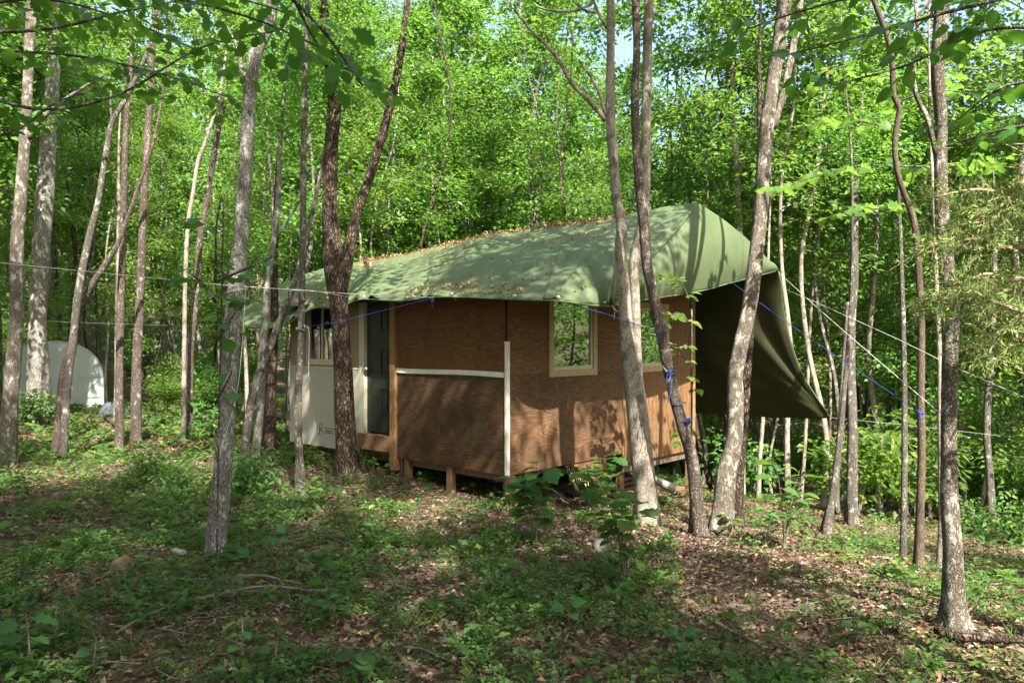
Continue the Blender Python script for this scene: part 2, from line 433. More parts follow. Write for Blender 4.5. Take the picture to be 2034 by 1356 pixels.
# ------------------------------------------------------------------ ground
def axis(lo, hi, d0, d1, step, grow=1.22):
    a = list(np.arange(d0, d1 + 1e-6, step)); s = step
    while a[-1] < hi: s *= grow; a.append(a[-1] + s)
    s = step
    while a[0] > lo: s *= grow; a.insert(0, a[0] - s)
    return np.array(a)
gx = axis(-220, 220, -9, 10, 0.13); gy = axis(-120, 320, 1.0, 16, 0.13)
GX, GY = np.meshgrid(gx, gy)
GZ = gnd(GX, GY)
near = (np.abs(GX) < 11) & (GY > 0) & (GY < 17)
for i, j in zip(*np.where(near)):
    GZ[i, j] += 0.022 * mnoise.noise(Vector((GX[i, j] * 2.2, GY[i, j] * 2.2, 0.3))) + 0.012 * mnoise.noise(Vector((GX[i, j] * 6, GY[i, j] * 6, 4.1)))
ny, nx = GX.shape
ii = np.arange(ny - 1)[:, None] * nx + np.arange(nx - 1)[None, :]
gq = np.stack([ii, ii + 1, ii + nx + 1, ii + nx], -1).reshape(-1, 4)
tag(mk('ground', np.stack([GX, GY, GZ], -1), gq, GROUND, smooth=True), kind='structure')

# ------------------------------------------------------------------ leaf builders
def unit(v): return v / (np.linalg.norm(v, axis=-1, keepdims=True) + 1e-9)

def kite_leaves(P, D, N, L, wr=0.30, fold=0.10):
    """P base points, D direction, N normal, L length -> verts, tris (each leaf its own island)"""
    D = unit(D); S = unit(np.cross(N, D)); N = np.cross(D, S)
    L = L[:, None]
    v = np.stack([P, P + D * L * 0.42 + S * L * wr + N * L * fold, P + D * L - N * L * 0.06, P + D * L * 0.42 - S * L * wr + N * L * fold], 1)
    n = len(P); b = np.arange(n)[:, None] * 4
    t = np.concatenate([b + np.array([[0, 2, 1]]), b + np.array([[0, 3, 2]])], 1).reshape(-1, 3)
    return v.reshape(-1, 3), t

def leaf_shape(kind):
    t = np.linspace(0, 1, 11)
    if kind == 'ovate': w = 0.36 * np.sin(np.pi * t ** 0.75) ** 0.9
    elif kind == 'oak':
        w = 0.34 * np.sin(np.pi * t ** 1.25) ** 0.8 * (1 + 0.20 * np.where(np.arange(11) % 2 == 0, 1, -1))
    elif kind == 'round': w = 0.48 * np.sqrt(np.clip(1 - (2 * t - 1) ** 2, 0, 1))
    elif kind == 'maple':
        w = np.array([0, .30, .50, .30, .36, .52, .24, .22, .28, .10, 0])
    else: w = 0.16 * np.sin(np.pi * t ** 0.8)
    w[0] = w[-1] = 0.004
    return t, w

def big_leaves(P, D, N, L, kind='ovate', fold=0.18, droop=0.25):
    t, w = leaf_shape(kind); m = len(t)
    D = unit(D); S = unit(np.cross(N, D)); N = np.cross(D, S)
    n = len(P); L = np.asarray(L)[:, None, None]
    dr = droop * (0.5 + np.random.default_rng(n).random((n, 1, 1)))
    T = t[None, :, None]; Wd = w[None, :, None]
    mid = P[:, None, :] + L * (D[:, None, :] * T - N[:, None, :] * dr * T ** 2)
    wave = 0.05 * np.sin(T * 9)
    lf = mid + L * Wd * (S[:, None, :] + N[:, None, :] * (fold + wave))
    rt = mid + L * Wd * (-S[:, None, :] + N[:, None, :] * (fold - wave))
    v = np.stack([lf, mid, rt], 2).reshape(-1, 3)
    base = []
    for k in range(m - 1):
        a = k * 3
        base += [[a, a + 1, a + 4, a + 3], [a + 1, a + 2, a + 5, a + 4]]
    q = (np.arange(n)[:, None, None] * (m * 3) + np.array(base)[None]).reshape(-1, 4)
    return v, q

def spray(r, c, R, nl, tilt=0.35, thick=0.12):
    """a flat leaf spray around centre c: positions, directions, normals"""
    nrm = unit(np.array([r.normal() * tilt, r.normal() * tilt, 1.0]))
    a = r.uniform(0, 2 * np.pi, nl); d = R * np.sqrt(r.random(nl))
    e1 = unit(np.cross(nrm, np.array([0.3, 1, 0]))); e2 = np.cross(nrm, e1)
    out = np.cos(a)[:, None] * e1 + np.sin(a)[:, None] * e2
    P = c + out * d[:, None] + nrm * (r.normal(size=nl) * thick)[:, None]
    a2 = a + r.normal(size=nl) * 0.8
    D = np.cos(a2)[:, None] * e1 + np.sin(a2)[:, None] * e2 + np.stack([np.zeros(nl), np.zeros(nl), -0.25 + 0.3 * r.normal(size=nl)], 1)
    N = nrm + r.normal(size=(nl, 3)) * 0.42
    return P, D, N

def tree_variant(seed, H, h0, R, limbs, nleaf, L, rad, per=26, crook=0.25, sr=0.42, up=0.35, shape=0.8):
    """one whole tree in its own coordinates: wood (trunk + limbs) and leaf arrays"""
    r = np.random.default_rng(seed)
    wood = MB()
    zs = np.linspace(-0.3, H, 9)
    ph = r.uniform(0, 6.28, 4)
    def axis_at(z): return np.array([crook * (math.sin(z * 0.45 + ph[0]) + 0.5 * math.sin(z * 1.1 + ph[1]) - math.sin(ph[0]) - 0.5 * math.sin(ph[1])), crook * (math.sin(z * 0.5 + ph[2]) + 0.5 * math.sin(z * 1.0 + ph[3]) - math.sin(ph[2]) - 0.5 * math.sin(ph[3])), z])
    wood.tube([axis_at(z) for z in zs], [rad * (1.25 if z < 0.2 else 1.0) * (1 - 0.85 * max(z, 0) / H) + 0.008 for z in zs], 8, 0.06, 0.5, seed, 0.25)
    Ps, Ds, Ns = [], [], []
    ncl = max(1, nleaf // per); per_limb = max(2, int(round(ncl / limbs)))
    for k in range(limbs):
        f = (k + r.random()) / limbs
        h = h0 + (H - h0) * f * 0.97
        prof = (math.sin(math.pi * min(1, 0.18 + 0.82 * f) ** shape) * 0.8 + 0.2)
        ln = R * prof * r.uniform(0.65, 1.15); az = r.uniform(0, 6.28) + k * 2.4; el = r.uniform(0.05, 0.9) * up * 2
        p0 = axis_at(h); d = np.array([math.cos(az) * math.cos(el), math.sin(az) * math.cos(el), math.sin(el)])
        p1 = p0 + d * ln * 0.55 + r.normal(size=3) * 0.08; p2 = p0 + d * ln + np.array([0, 0, -0.12 * ln * r.uniform(-0.5, 1.6)]) + r.normal(size=3) * 0.12
        rr = max(0.008, rad * (1 - 0.85 * h / H) * 0.42)
        wood.tube([p0, p1, p2], [rr, rr * 0.6, 0.005], 5, 0, None)
        for c in range(per_limb):
            t = r.uniform(0.3, 1.05); b = p0 + (p2 - p0) * t + (p1 - (p0 + p2) / 2) * (1 - abs(2 * t - 1))
            off = r.normal(size=3) * np.array([0.32, 0.32, 0.16]) * (0.45 + 0.25 * ln)
            c0 = b + off
            wood.tube([b, (b + c0) / 2 + [0, 0, 0.04], c0], [0.007, 0.005, 0.003], 3)
            P, D, N = spray(r, c0, sr * r.uniform(0.6, 1.25), int(per * r.uniform(0.6, 1.4)), 0.32)
            Ps.append(P); Ds.append(D); Ns.append(N)
    P = np.concatenate(Ps); D = np.concatenate(Ds); N = np.concatenate(Ns)
    v, t = kite_leaves(P, D, N, L * r.uniform(0.6, 1.25, len(P)))
    return wood, v, t

# ------------------------------------------------------------------ the cabin
cab = empty('plywood_cabin', CORNER, math.atan2(UR.y, UR.x))
tag(cab, 'unfinished plywood cabin on short posts under a green tarp', 'cabin')
ZB, ZT = -0.025, 2.25      # wall bottom and wall top
def wallpanel(name, axis_, u0, u1, z0, z1, d0, d1, mat, holes=(), parent=cab):
    b = MB()
    def put(a0, a1, c0, c1):
        if a1 - a0 < 1e-4 or c1 - c0 < 1e-4: return
        if axis_ == 'y': b.box(d0, d1, a0, a1, c0, c1)
        else: b.box(a0, a1, d0, d1, c0, c1)
    if holes:
        (h0, h1, k0, k1), = holes
        k0c, k1c = max(k0, z0), min(k1, z1)
        put(u0, h0, z0, z1); put(h1, u1, z0, z1); put(h0, h1, z0, k0c); put(h0, h1, k1c, z1)
    else: put(u0, u1, z0, z1)
    return b.build(name, mat, parent)
# the wall with the door (local x = 0 plane, y runs away from the corner)
SEAM = 1.19
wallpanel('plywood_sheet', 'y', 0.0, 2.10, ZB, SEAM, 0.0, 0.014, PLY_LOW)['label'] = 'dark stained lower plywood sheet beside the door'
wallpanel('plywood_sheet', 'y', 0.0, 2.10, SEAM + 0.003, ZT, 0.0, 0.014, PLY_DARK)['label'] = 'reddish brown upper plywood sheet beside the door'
b = MB()
ys = np.linspace(0.045, 2.10, 24); zc = SEAM + 0.012 * np.sin(ys * 2.1 + 0.5) + 0.03 * (ys / 2.1) * 0.8 - 0.005
for k in range(23):
    y0, y1, a0, a1 = ys[k], ys[k + 1], zc[k], zc[k + 1]; h = 0.031
    v = [[x, y, z + s * h] for x in (-0.018, -0.002) for (y, z) in ((y0, a0), (y1, a1)) for s in (-1, 1)]
    f = [[0, 1, 3, 2], [4, 6, 7, 5], [1, 5, 7, 3], [0, 2, 6, 4]]
    if k == 0: f.append([0, 4, 5, 1])
    if k == 22: f.append([2, 3, 7, 6])
    b.add(v, f)
b.build('seam_strip', WHITE_TRIM, cab)
MB().box(-0.022, -0.002, -0.018, 0.022, ZB - 0.01, 1.60).box(-0.002, 0.03, -0.022, -0.002, ZB - 0.01, 1.60).build('corner_strip', WHITE_TRIM, cab, bevel=0.003)
MB().box(-0.016, -0.001, -0.004, 0.02, 1.605, ZT).build('dark_corner_edge', BLACK, cab)  # near-black strip above the white corner strip
# door bay
MB().box(-0.05, 0.05, 2.105, 2.215, -0.20, ZT).build('door_post', LUMBER, cab, bevel=0.004)
fr = MB().box(-0.012, 0.10, 2.222, 2.258, 0.26, 2.22).box(-0.012, 0.10, 2.862, 2.985, 0.02, 2.22).box(-0.01, 0.10, 2.258, 2.862, 2.20, 2.24).build('door_frame', CREAM, cab, bevel=0.003)
door = MB().box(0.045, 0.085, 2.262, 2.858, 0.285, 2.198).build('door', DOOR_GREEN, cab, bevel=0.003)
for z0, z1 in ((0.55, 0.93), (1.12, 1.52), (1.72, 2.10)):
    m = MB()
    y0, y1 = 2.33, 2.53; e = 0.022
    m.box(0.030, 0.0445, y0, y1, z0, z0 + e).box(0.030, 0.0445, y0, y1, z1 - e, z1).box(0.030, 0.0445, y0, y0 + e, z0 + e, z1 - e).box(0.030, 0.0445, y1 - e, y1, z0 + e, z1 - e)
    m.box(0.036, 0.0445, y0 + 0.045, y1 - 0.045, z0 + 0.045, z1 - 0.045)
    m.build('door_panel', DOOR_GREEN, door, bevel=0.004)
k = MB(); k.tube([(0.045, 2.80, 1.20), (0.012, 2.80, 1.20), (-0.002, 2.80, 1.20)], [0.012, 0.012, 0.012], 10)
k.tube([(-0.002, 2.80, 1.20), (-0.012, 2.80, 1.20), (-0.034, 2.80, 1.20), (-0.042, 2.80, 1.20)], [0.018, 0.030, 0.028, 0.012], 12)
k.build('door_handle', METAL, door, smooth=True)
MB().box(-0.016, -0.0125, 2.868, 2.895, 1.15, 1.26).build('latch_plate', METAL, cab)
st = MB(); st.box(-0.05, 0.09, 2.22, 2.60, 0.035, 0.262); st.box(-0.045, 0.09, 2.606, 2.985, 0.03, 0.258); st.build('threshold_boards', LUMBER_H, cab, bevel=0.004)
# far part of the same wall: house wrap below, tan board above, a sliding window
WL = (3.60, 4.36, 1.27, 2.16)
wallpanel('house_wrap', 'y', 2.99, 4.90, ZB - 0.02, 1.20, -0.006, 0.014, WRAP)
wallpanel('tan_board', 'y', 2.99, 4.90, 1.204, ZT, 0.0, 0.014, WRAP_TAN, holes=(WL,))
wrinkle = MB()
for z, w in ((1.195, 0.012),): wrinkle.box(-0.012, -0.0065, 2.99, 4.90, z - w, z + w)
wrinkle.build('wrap_edge', CREAM, cab)
mk_ = MB()   # small printed mark on the wrap: a letter R with lines of small print
def yy(y, z): return (-0.0085, y, z)
for a_, b_ in (((4.02, 0.14), (4.02, 0.32)), ((4.02, 0.32), (3.94, 0.31)), ((3.94, 0.31), (3.93, 0.25)), ((3.93, 0.25), (4.02, 0.23)), ((3.99, 0.235), (3.91, 0.14)), ((4.05, 0.15), (4.10, 0.135)), ((4.06, 0.28), (4.11, 0.21))):
    mk_.bar(yy(*a_), yy(*b_), 0.004, 0.009)
for z_, l_ in ((0.255, 0.26), (0.215, 0.17), (0.185, 0.2)):
    y_ = 3.87
    while y_ > 3.87 - l_:
        d_ = random.uniform(0.012, 0.035); mk_.bar(yy(y_, z_), yy(y_ - d_, z_), 0.003, 0.014); y_ -= d_ + 0.009
mk_.build('printed_mark', INK, cab)

def window(axis_, u0, u1, z0, z1, frame_mat, fw, proud, parent, split=False, sash_mat=CREAM, full=True):
    def bx(m, a0, a1, d0, d1, c0, c1):
        return m.box(d0, d1, a0, a1, c0, c1) if axis_ == 'y' else m.box(a0, a1, d0, d1, c0, c1)
    w = MB()
    bx(w, u0 - fw, u1 + fw, -proud, -0.001, z0 - fw, z0); bx(w, u0 - fw, u1 + fw, -proud, -0.001, z1, z1 + fw)
    bx(w, u0 - fw, u0, -proud, -0.001, z0, z1); bx(w, u1, u1 + fw, -proud, -0.001, z0, z1)
    wo = w.build('window', frame_mat, parent, bevel=0.003)
    s = MB(); e = 0.03
    bx(s, u0, u1, 0.0, 0.05, z0, z0 + 0.05); bx(s, u0, u1, 0.0, 0.05, z1 - e, z1)
    bx(s, u0, u0 + e, 0.0, 0.05, z0 + 0.05, z1 - e); bx(s, u1 - e, u1, 0.0, 0.05, z0 + 0.05, z1 - e)
    if split: bx(s, (u0 + u1) / 2 - 0.015, (u0 + u1) / 2 + 0.015, 0.002, 0.048, z0 + 0.05, z1 - e)
    s.build('sash', sash_mat, wo, bevel=0.002)
    p = MB(); bx(p, u0 + e, u1 - e, 0.022, 0.028, z0 + 0.05, z1 - e); p.build('pane', GLASS, wo)
    return wo
window('y', *WL, CREAM, 0.035, 0.014, cab, split=True)
# the end wall (local y = 0 plane, x runs away from the corner)
W1 = (0.865, 1.725, 1.225, 2.16); W2 = (2.90, 3.62, 1.225, 2.10)
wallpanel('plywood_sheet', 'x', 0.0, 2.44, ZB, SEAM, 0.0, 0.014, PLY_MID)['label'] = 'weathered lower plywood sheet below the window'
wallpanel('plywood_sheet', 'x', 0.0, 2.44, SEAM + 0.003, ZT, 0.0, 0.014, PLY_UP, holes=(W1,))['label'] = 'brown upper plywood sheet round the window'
wallpanel('grooved_siding', 'x', 2.446, 4.40, -0.18, ZT, 0.0, 0.016, SIDING, holes=(W2,))
window('x', *W1, TRIM, 0.085, 0.022, cab)
window('x', *W2, TRIM, 0.085, 0.022, cab)
MB().box(4.405, 4.53, -0.02, 0.10, -1.05, ZT + 0.05).build('corner_post', LUMBER, cab, bevel=0.004)
# unseen back walls, floor, roof structure
MB().box(4.515, 4.53, 0.11, 4.90, -0.05, ZT).build('back_wall', PLY_MID, cab)
MB().box(0.02, 4.51, 4.886, 4.90, -0.05, ZT).build('side_wall', PLY_MID, cab)
MB().box(0.02, 4.51, 0.02, 4.88, -0.02, 0.02).build('floor_deck', OLD_BOARD, cab)
MB().add([(0, 0.0, ZT), (4.5, 0.0, ZT), (2.3, 0.0, 3.15), (0, 0.016, ZT), (4.5, 0.016, ZT), (2.3, 0.016, 3.15)], [[0, 3, 4, 1], [1, 4, 5, 2], [2, 5, 3, 0]], [[0, 1, 2], [3, 5, 4]]).build('gable', PLY_UP, cab)
rf = MB()
rf.add([(-0.25, 0.0, 2.17), (2.3, 0.0, 3.17), (2.3, 4.95, 3.17), (-0.25, 4.95, 2.17), (-0.25, 0.0, 2.15), (2.3, 0.0, 3.15), (2.3, 4.95, 3.15), (-0.25, 4.95, 2.15)], [[0, 1, 2, 3], [7, 6, 5, 4], [0, 4, 5, 1], [2, 6, 7, 3], [3, 7, 4, 0]])
rf.add([(2.3, 0.0, 3.17), (4.6, 0.0, 2.27), (4.6, 4.95, 2.27), (2.3, 4.95, 3.17), (2.3, 0.0, 3.15), (4.6, 0.0, 2.25), (4.6, 4.95, 2.25), (2.3, 4.95, 3.15)], [[0, 1, 2, 3], [7, 6, 5, 4], [0, 4, 5, 1], [1, 5, 6, 2], [2, 6, 7, 3]])
rf.build('roof_deck', OLD_BOARD, cab)
# under-floor framing
MB().box(0.10, 0.14, 0.12, 4.85, -0.125, -0.03).build('rim_joist', LUMBER_H, cab)
MB().box(0.14, 2.55, 0.30, 0.34, -0.16, -0.03).build('rim_joist', OLD_BOARD, cab)
MB().box(2.55, 4.40, 0.05, 0.09, -0.31, -0.19).build('rim_joist', OLD_BOARD, cab)
def post(x, y, w=0.09):
    p = CORNER + UR * x + UL * y
    g_ = float(gnd(p.x, p.y)) - 0.12
    return MB().box(x - w / 2, x + w / 2, y - w / 2, y + w / 2, g_, -0.03).build('post', LUMBER_H, cab, bevel=0.004)
for x, y in ((0.05, 0.0), (0.13, 0.10), (0.06, 1.06), (0.06, 1.93), (0.10, 2.10), (0.1, 3.2), (0.1, 4.7), (2.02, 0.05), (2.62, 0.16), (4.4, 2.4), (4.4, 4.8), (2.2, 2.4), (2.2, 4.8)):
    post(x, y)
gs = MB(); gs.add([(1.25, 0.02, -0.03), (1.97, 0.02, -0.03), (1.97, 0.02, -0.40), (1.25, 0.045, -0.03), (1.97, 0.045, -0.03), (1.97, 0.045, -0.40)], [[0, 3, 4, 1], [1, 4, 5, 2], [2, 5, 3, 0]], [[0, 1, 2], [3, 5, 4]])
gs.build('gusset_board', PLY_UP, cab)

# ------------------------------------------------------------------ the tarp: one sheet of canvas slung over the roof
def lerp_list(L_, n):
    L_ = np.asarray([tuple(x) for x in L_], float); t = np.linspace(0, len(L_) - 1, n); i = np.minimum(t.astype(int), len(L_) - 2); f = (t - i)[:, None]
    p0 = L_[np.maximum(i - 1, 0)]; p1 = L_[i]; p2 = L_[i + 1]; p3 = L_[np.minimum(i + 2, len(L_) - 1)]
    return 0.5 * (2 * p1 + (p2 - p0) * f + (2 * p0 - 5 * p1 + 4 * p2 - p3) * f ** 2 + (-p0 + 3 * p1 - 3 * p2 + p3) * f ** 3)
def on_b(px, py, bb):
    """point of the sheet at distance bb from the door wall that lies on the line of sight (px, py)"""
    r = (px - CX) / F; o = CORNER + UR * bb
    a = (o.x - r * o.y) / (r * UL.y - UL.x)
    p = o + UL * a
    return Vector((p.x, p.y, CZ + (CY - py) / F * p.y))
ridge = [on_b(1385, 402, 2.3), on_b(1303, 417, 2.3), on_b(1220, 432, 2.3), on_b(1160, 439, 2.3), on_b(1100, 447, 2.3), on_b(1030, 458, 2.3), on_b(960, 468, 2.3), on_b(895, 484, 2.3), on_b(830, 500, 2.3), on_b(770, 511, 2.3), on_b(735, 518, 2.25), on_b(700, 524, 2.1), on_b(660, 530, 1.8), on_b(630, 537, 1.5), on_b(600, 546, 1.2)]
eave = [AB(-1.0, 0.756, 2.02), on_b(1172, 606, 0.25), on_b(1115, 598, -0.2), on_b(1060, 596, -0.35), on_b(1010, 594, -0.4), on_b(935, 591, -0.42), on_b(860, 590, -0.42), on_b(815, 596, -0.4), on_b(775, 597, -0.4), on_b(715, 595, -0.4), on_b(672, 612, -0.4), on_b(620, 613, -0.42), on_b(560, 648, -0.45), on_b(500, 650, -0.5), on_b(438, 640, -0.5)]
NC, NR = 200, 60
RD, EV = lerp_list(ridge, NC), lerp_list(eave, NC)
tcol = np.linspace(0, 14, NC)
near_s = np.zeros((NC, NR, 3))
v_ = np.linspace(0, 1, NR)
for i in range(NC):
    near_s[i] = RD[i] + (EV[i] - RD[i]) * v_[:, None]
    c = tcol[i]
    near_s[i, :, 2] += (0.07 * min(1, c / 1.5) * (1 if c < 11 else max(0.2, 1 - (c - 11) * 0.2))) * np.sin(np.pi * v_) - 0.03 * np.sin(np.pi * v_ * 2)
# pleats and pucker
C_, V_ = np.meshgrid(tcol, v_, indexing='ij')
dz = 0.008 * np.sin(C_ * 5.1 + V_ * 3) * V_ + 0.010 * np.sin(C_ * 9.3 - V_ * 2) * V_ ** 2 + 0.012 * np.abs(np.sin(C_ * 1.9 + V_ * 1.3)) ** 3
# sharp creases pulled from the tie points up the slope
for cc0, cv0, sl_, am in ((2.2, 1.0, -.9, .035), (2.6, 1.0, .5, .025), (6.1, 1.0, -.5, .03), (6.4, 1.0, .7, .022), (4.2, 1.0, .2, .02), (8.6, 1.0, .6, .035), (9.1, 1.0, -.3, .03), (0.4, 1.0, 1.2, .03), (11.6, 1, -.8, .05), (12.6, 1, .4, .05)):
    u_ = (C_ - cc0) - sl_ * (cv0 - V_) * 1.6
    dz += 1.6 * am * np.exp(-np.abs(u_) / 0.07) * np.clip(1.15 - (cv0 - V_) * 1.1, 0, 1)
pl = np.exp(-((C_ - 10.2) / 1.3) ** 2)
dz += pl * 0.075 * (np.abs(np.sin((C_ - 10.2) * 5.2 + V_ * 1.4)) ** 0.6 - .6) * np.sin(np.pi * np.clip(V_ * 1.15, 0, 1)) * 1.2
pk_c, pk_v = 5.75, 0.30
pd = np.hypot((C_ - pk_c) * 0.9, (V_ - pk_v) * 3.2); pa = np.arctan2((V_ - pk_v) * 3.2, (C_ - pk_c) * 0.9)
dz += 0.075 * np.exp(-pd / 0.3) + 0.022 * (np.abs(np.cos(pa * 4.5)) ** 3 - .3) * np.exp(-((pd - 0.7) / 0.55) ** 2) * (V_ > pk_v)
lf_ = np.clip((C_ - 11.5) / 1.5, 0, 1)
dz += lf_ * 0.06 * np.sin(C_ * 3.6 + V_ * 5.5) * np.sin(np.pi * V_)
for i in range(NC):
    for j in range(NR):
        p = near_s[i, j]
        dz[i, j] += 0.020 * mnoise.noise(Vector((p[0] * 1.5, p[1] * 1.5, p[2] * 1.5)))
near_s[:, :, 2] += dz
near_s[:, :, 0] -= 0.4 * dz * UR.x; near_s[:, :, 1] -= 0.4 * dz * UR.y
# the far slope and the hanging wall behind the cabin
Bp = on_b(1546, 537, 4.8)
edge_far = [ridge[0], W(1440, 438, 10.4), W(1490, 480, 10.9), W(1525, 514, 11.4), Bp, W(1557, 620, 12.1), W(1574, 690, 12.35), W(1600, 755, 12.55), W(1650, 829, 12.75)]
NF = 90
EF = lerp_list(edge_far, NF)
fold_i = int(4 / 8 * (NF - 1))
far_s = np.zeros((NC, NF, 3))
back_eave = [(4.85, 2.62), (6.3, 0.22)]
for i in range(NC):
    a_i = (CORNER - Vector(tuple(RD[i]))).dot(-UL)
    R0 = Vector(tuple(RD[i]))
    e = np.zeros((NF, 3))
    P1 = AB(a_i, 4.85, 2.50); P2 = AB(a_i * 0.9, 6.2, 0.24)
    for j in range(NF):
        if j <= fold_i:
            t = j / fold_i; p = R0.lerp(P1, t); p.z -= 0.10 * math.sin(math.pi * t)
        else:
            t = (j - fold_i) / (NF - 1 - fold_i); p = P1.lerp(P2, t); q = 0.28 * math.sin(math.pi * t); p -= UR * q; p.z -= 0.05 * math.sin(math.pi * t)
        e[j] = p
    w_ = math.exp(-(i / (NC - 1) * 9.0)) if i else 1.0
    far_s[i] = EF * w_ + e * (1 - w_)
Jc, Ic = np.meshgrid(np.arange(NF), np.arange(NC))
fd = 0.035 * np.sin(Ic * 0.35 + Jc * 0.16) * np.clip((Jc - fold_i) / 20.0, 0, 1) * np.exp(-Ic / 60.0) * np.clip(Ic / 6.0, 0, 1)
th_ = np.arctan2((NF - 1 - Jc) / NF * 1.1, Ic / NC * 2.2 + 1e-6); ds_ = np.hypot((NF - 1 - Jc) / NF, Ic / NC * 2.2)
fd += (0.032 * np.abs(np.sin(th_ * 6.0 + .4)) ** 1.5 + 0.02 * np.sin(th_ * 23)) * np.clip(ds_ * 4, 0, 1) * np.exp(-ds_ * .9) * np.clip((Jc - fold_i) / 18.0, 0, 1) * np.clip(Ic / 5.0, 0, 1)
far_s[:, :, 1] += fd
far_s[:, 0] = near_s[:, 0]
# the end flap: hangs from the hip line and the far edge down to its own hem
hip = near_s[0, ::-1]                        # A ... P
NFL = NR + fold_i
top = np.vstack([hip, EF[1:fold_i + 1]])     # A ... P ... B
hem_pts = [W(1216, 607, 8.98), W(1250, 601, 9.15), W(1310, 591, 9.5), W(1350, 585, 9.75), W(1400, 576, 10.1), W(1450, 562, 10.6), W(1500, 549, 11.15), Bp]
hem = lerp_list(hem_pts, len(top))
NK = 34
fl = np.zeros((NK, len(top), 3))
nrm_out = np.array([0.735, -0.678, 0])
for k in range(NK):
    t = k / (NK - 1)
    fl[k] = top + (hem - top) * t
    s_ = np.linspace(0, 1, len(top))
    fl[k] += nrm_out * (0.10 * np.sin(np.pi * t) * np.sin(np.pi * s_) ** 0.7)[:, None]
    fl[k, :, 0] += 0.012 * np.sin(s_ * 40 + t * 3) * t * np.sin(np.pi * s_)
tv = np.concatenate([near_s.reshape(-1, 3), far_s.reshape(-1, 3), fl.reshape(-1, 3)])
def gridq(n, m, off, flip=False):
    i = np.arange(n - 1)[:, None] * m + np.arange(m - 1)[None, :] + off
    q = np.stack([i, i + 1, i + m + 1, i + m], -1).reshape(-1, 4)
    return q[:, ::-1] if flip else q
tq = np.concatenate([gridq(NC, NR, 0), gridq(NC, NF, NC * NR, True), gridq(NK, len(top), NC * NR + NC * NF)])
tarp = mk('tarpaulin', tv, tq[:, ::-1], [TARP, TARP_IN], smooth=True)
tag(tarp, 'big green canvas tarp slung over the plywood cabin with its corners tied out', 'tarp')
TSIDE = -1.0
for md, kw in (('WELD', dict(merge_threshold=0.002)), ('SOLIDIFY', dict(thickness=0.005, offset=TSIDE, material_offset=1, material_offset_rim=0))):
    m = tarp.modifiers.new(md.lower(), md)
    for k_, v2 in kw.items(): setattr(m, k_, v2)
hm = MB()
hm.tube([tuple(p + np.array([0.006, -0.008, 0.004])) for p in hip[4:-1:4]], 0.017, 6)
hm.build('hip_fold', TARP, tarp, smooth=True)
hm = MB(); hm.tube([tuple(p) for p in hem[4::4]], 0.011, 6); hm.build('hem', TARP, tarp, smooth=True)
hm = MB(); hm.tube([tuple(p) for p in EV[2::3]], 0.011, 6); hm.build('hem', TARP, tarp, smooth=True)
hm = MB(); hm.tube([tuple(p) for p in EF[fold_i + 1::3]], 0.014, 6); hm.build('hem', TARP, tarp, smooth=True)
roll = MB(); roll.tube([W(1222, 545, 9.0), W(1220, 570, 8.94), W(1216, 590, 8.92), W(1218, 612, 8.95)], [0.012, 0.032, 0.038, 0.014], 8, 0.1); roll.build('gathered_fold', TARP, tarp, smooth=True)

for k_ in list(range(6, NC - 10, 24)):
    p_ = EV[k_]; gm = MB(); gm.tube([(p_[0] + .016 * math.cos(a_) , p_[1] - .012, p_[2] + .035 + .016 * math.sin(a_)) for a_ in np.linspace(0, 6.283, 11)], .005, 5); gm.build('grommet', METAL, tarp)
# fallen leaves lying on the tarp
Ps, Ns = [], []
nc, nv, L_ = [], [], []
def drop(c, v):
    i = int(np.clip(c / 14 * (NC - 1), 1, NC - 2)); j = int(np.clip(v * (NR - 1), 1, NR - 2))
    du = near_s[i + 1, j] - near_s[i - 1, j]; dv = near_s[i, j + 1] - near_s[i, j - 1]
    n = np.cross(dv, du); n /= np.linalg.norm(n) + 1e-9
    if n[2] < 0: n = -n
    f = (c / 14 * (NC - 1)) % 1
    Ps.append(near_s[i, j] + du * 0.5 * (f - .5) + dv * 0.5 * (rs.random() - .5) + n * 0.012); Ns.append(n)
for _ in range(1000): drop(rs.uniform(1.6, 10.5), abs(rs.normal(0, 0.035)))
for _ in range(420): drop(rs.uniform(1.5, 9.5), rs.uniform(0, 1) ** 1.7)
for _ in range(200): drop(np.clip(rs.normal(5.4, 0.9), 3.5, 8), 1 - abs(rs.normal(0.06, 0.05)))
for _ in range(110): drop(rs.normal(10.7, 0.25), 1 - abs(rs.normal(0.12, 0.08)))
for _ in range(90): drop(rs.normal(10.0, 0.3), abs(rs.normal(0.12, 0.07)))
for _ in range(170): drop(abs(rs.normal(0.12, 0.10)), 1 - abs(rs.normal(0.05, 0.07)))
Ps, Ns = np.array(Ps), np.array(Ns)
v, t = kite_leaves(Ps, unit(rs.normal(size=Ps.shape)), Ns + rs.normal(size=Ps.shape) * 0.35, rs.uniform(0.03, 0.075, len(Ps)), 0.27, 0.12)
tag(mk('fallen_leaves', v, t, ROOF_LITTER), 'dry orange leaves scattered over the green tarp', 'fallen leaves', kind='stuff')

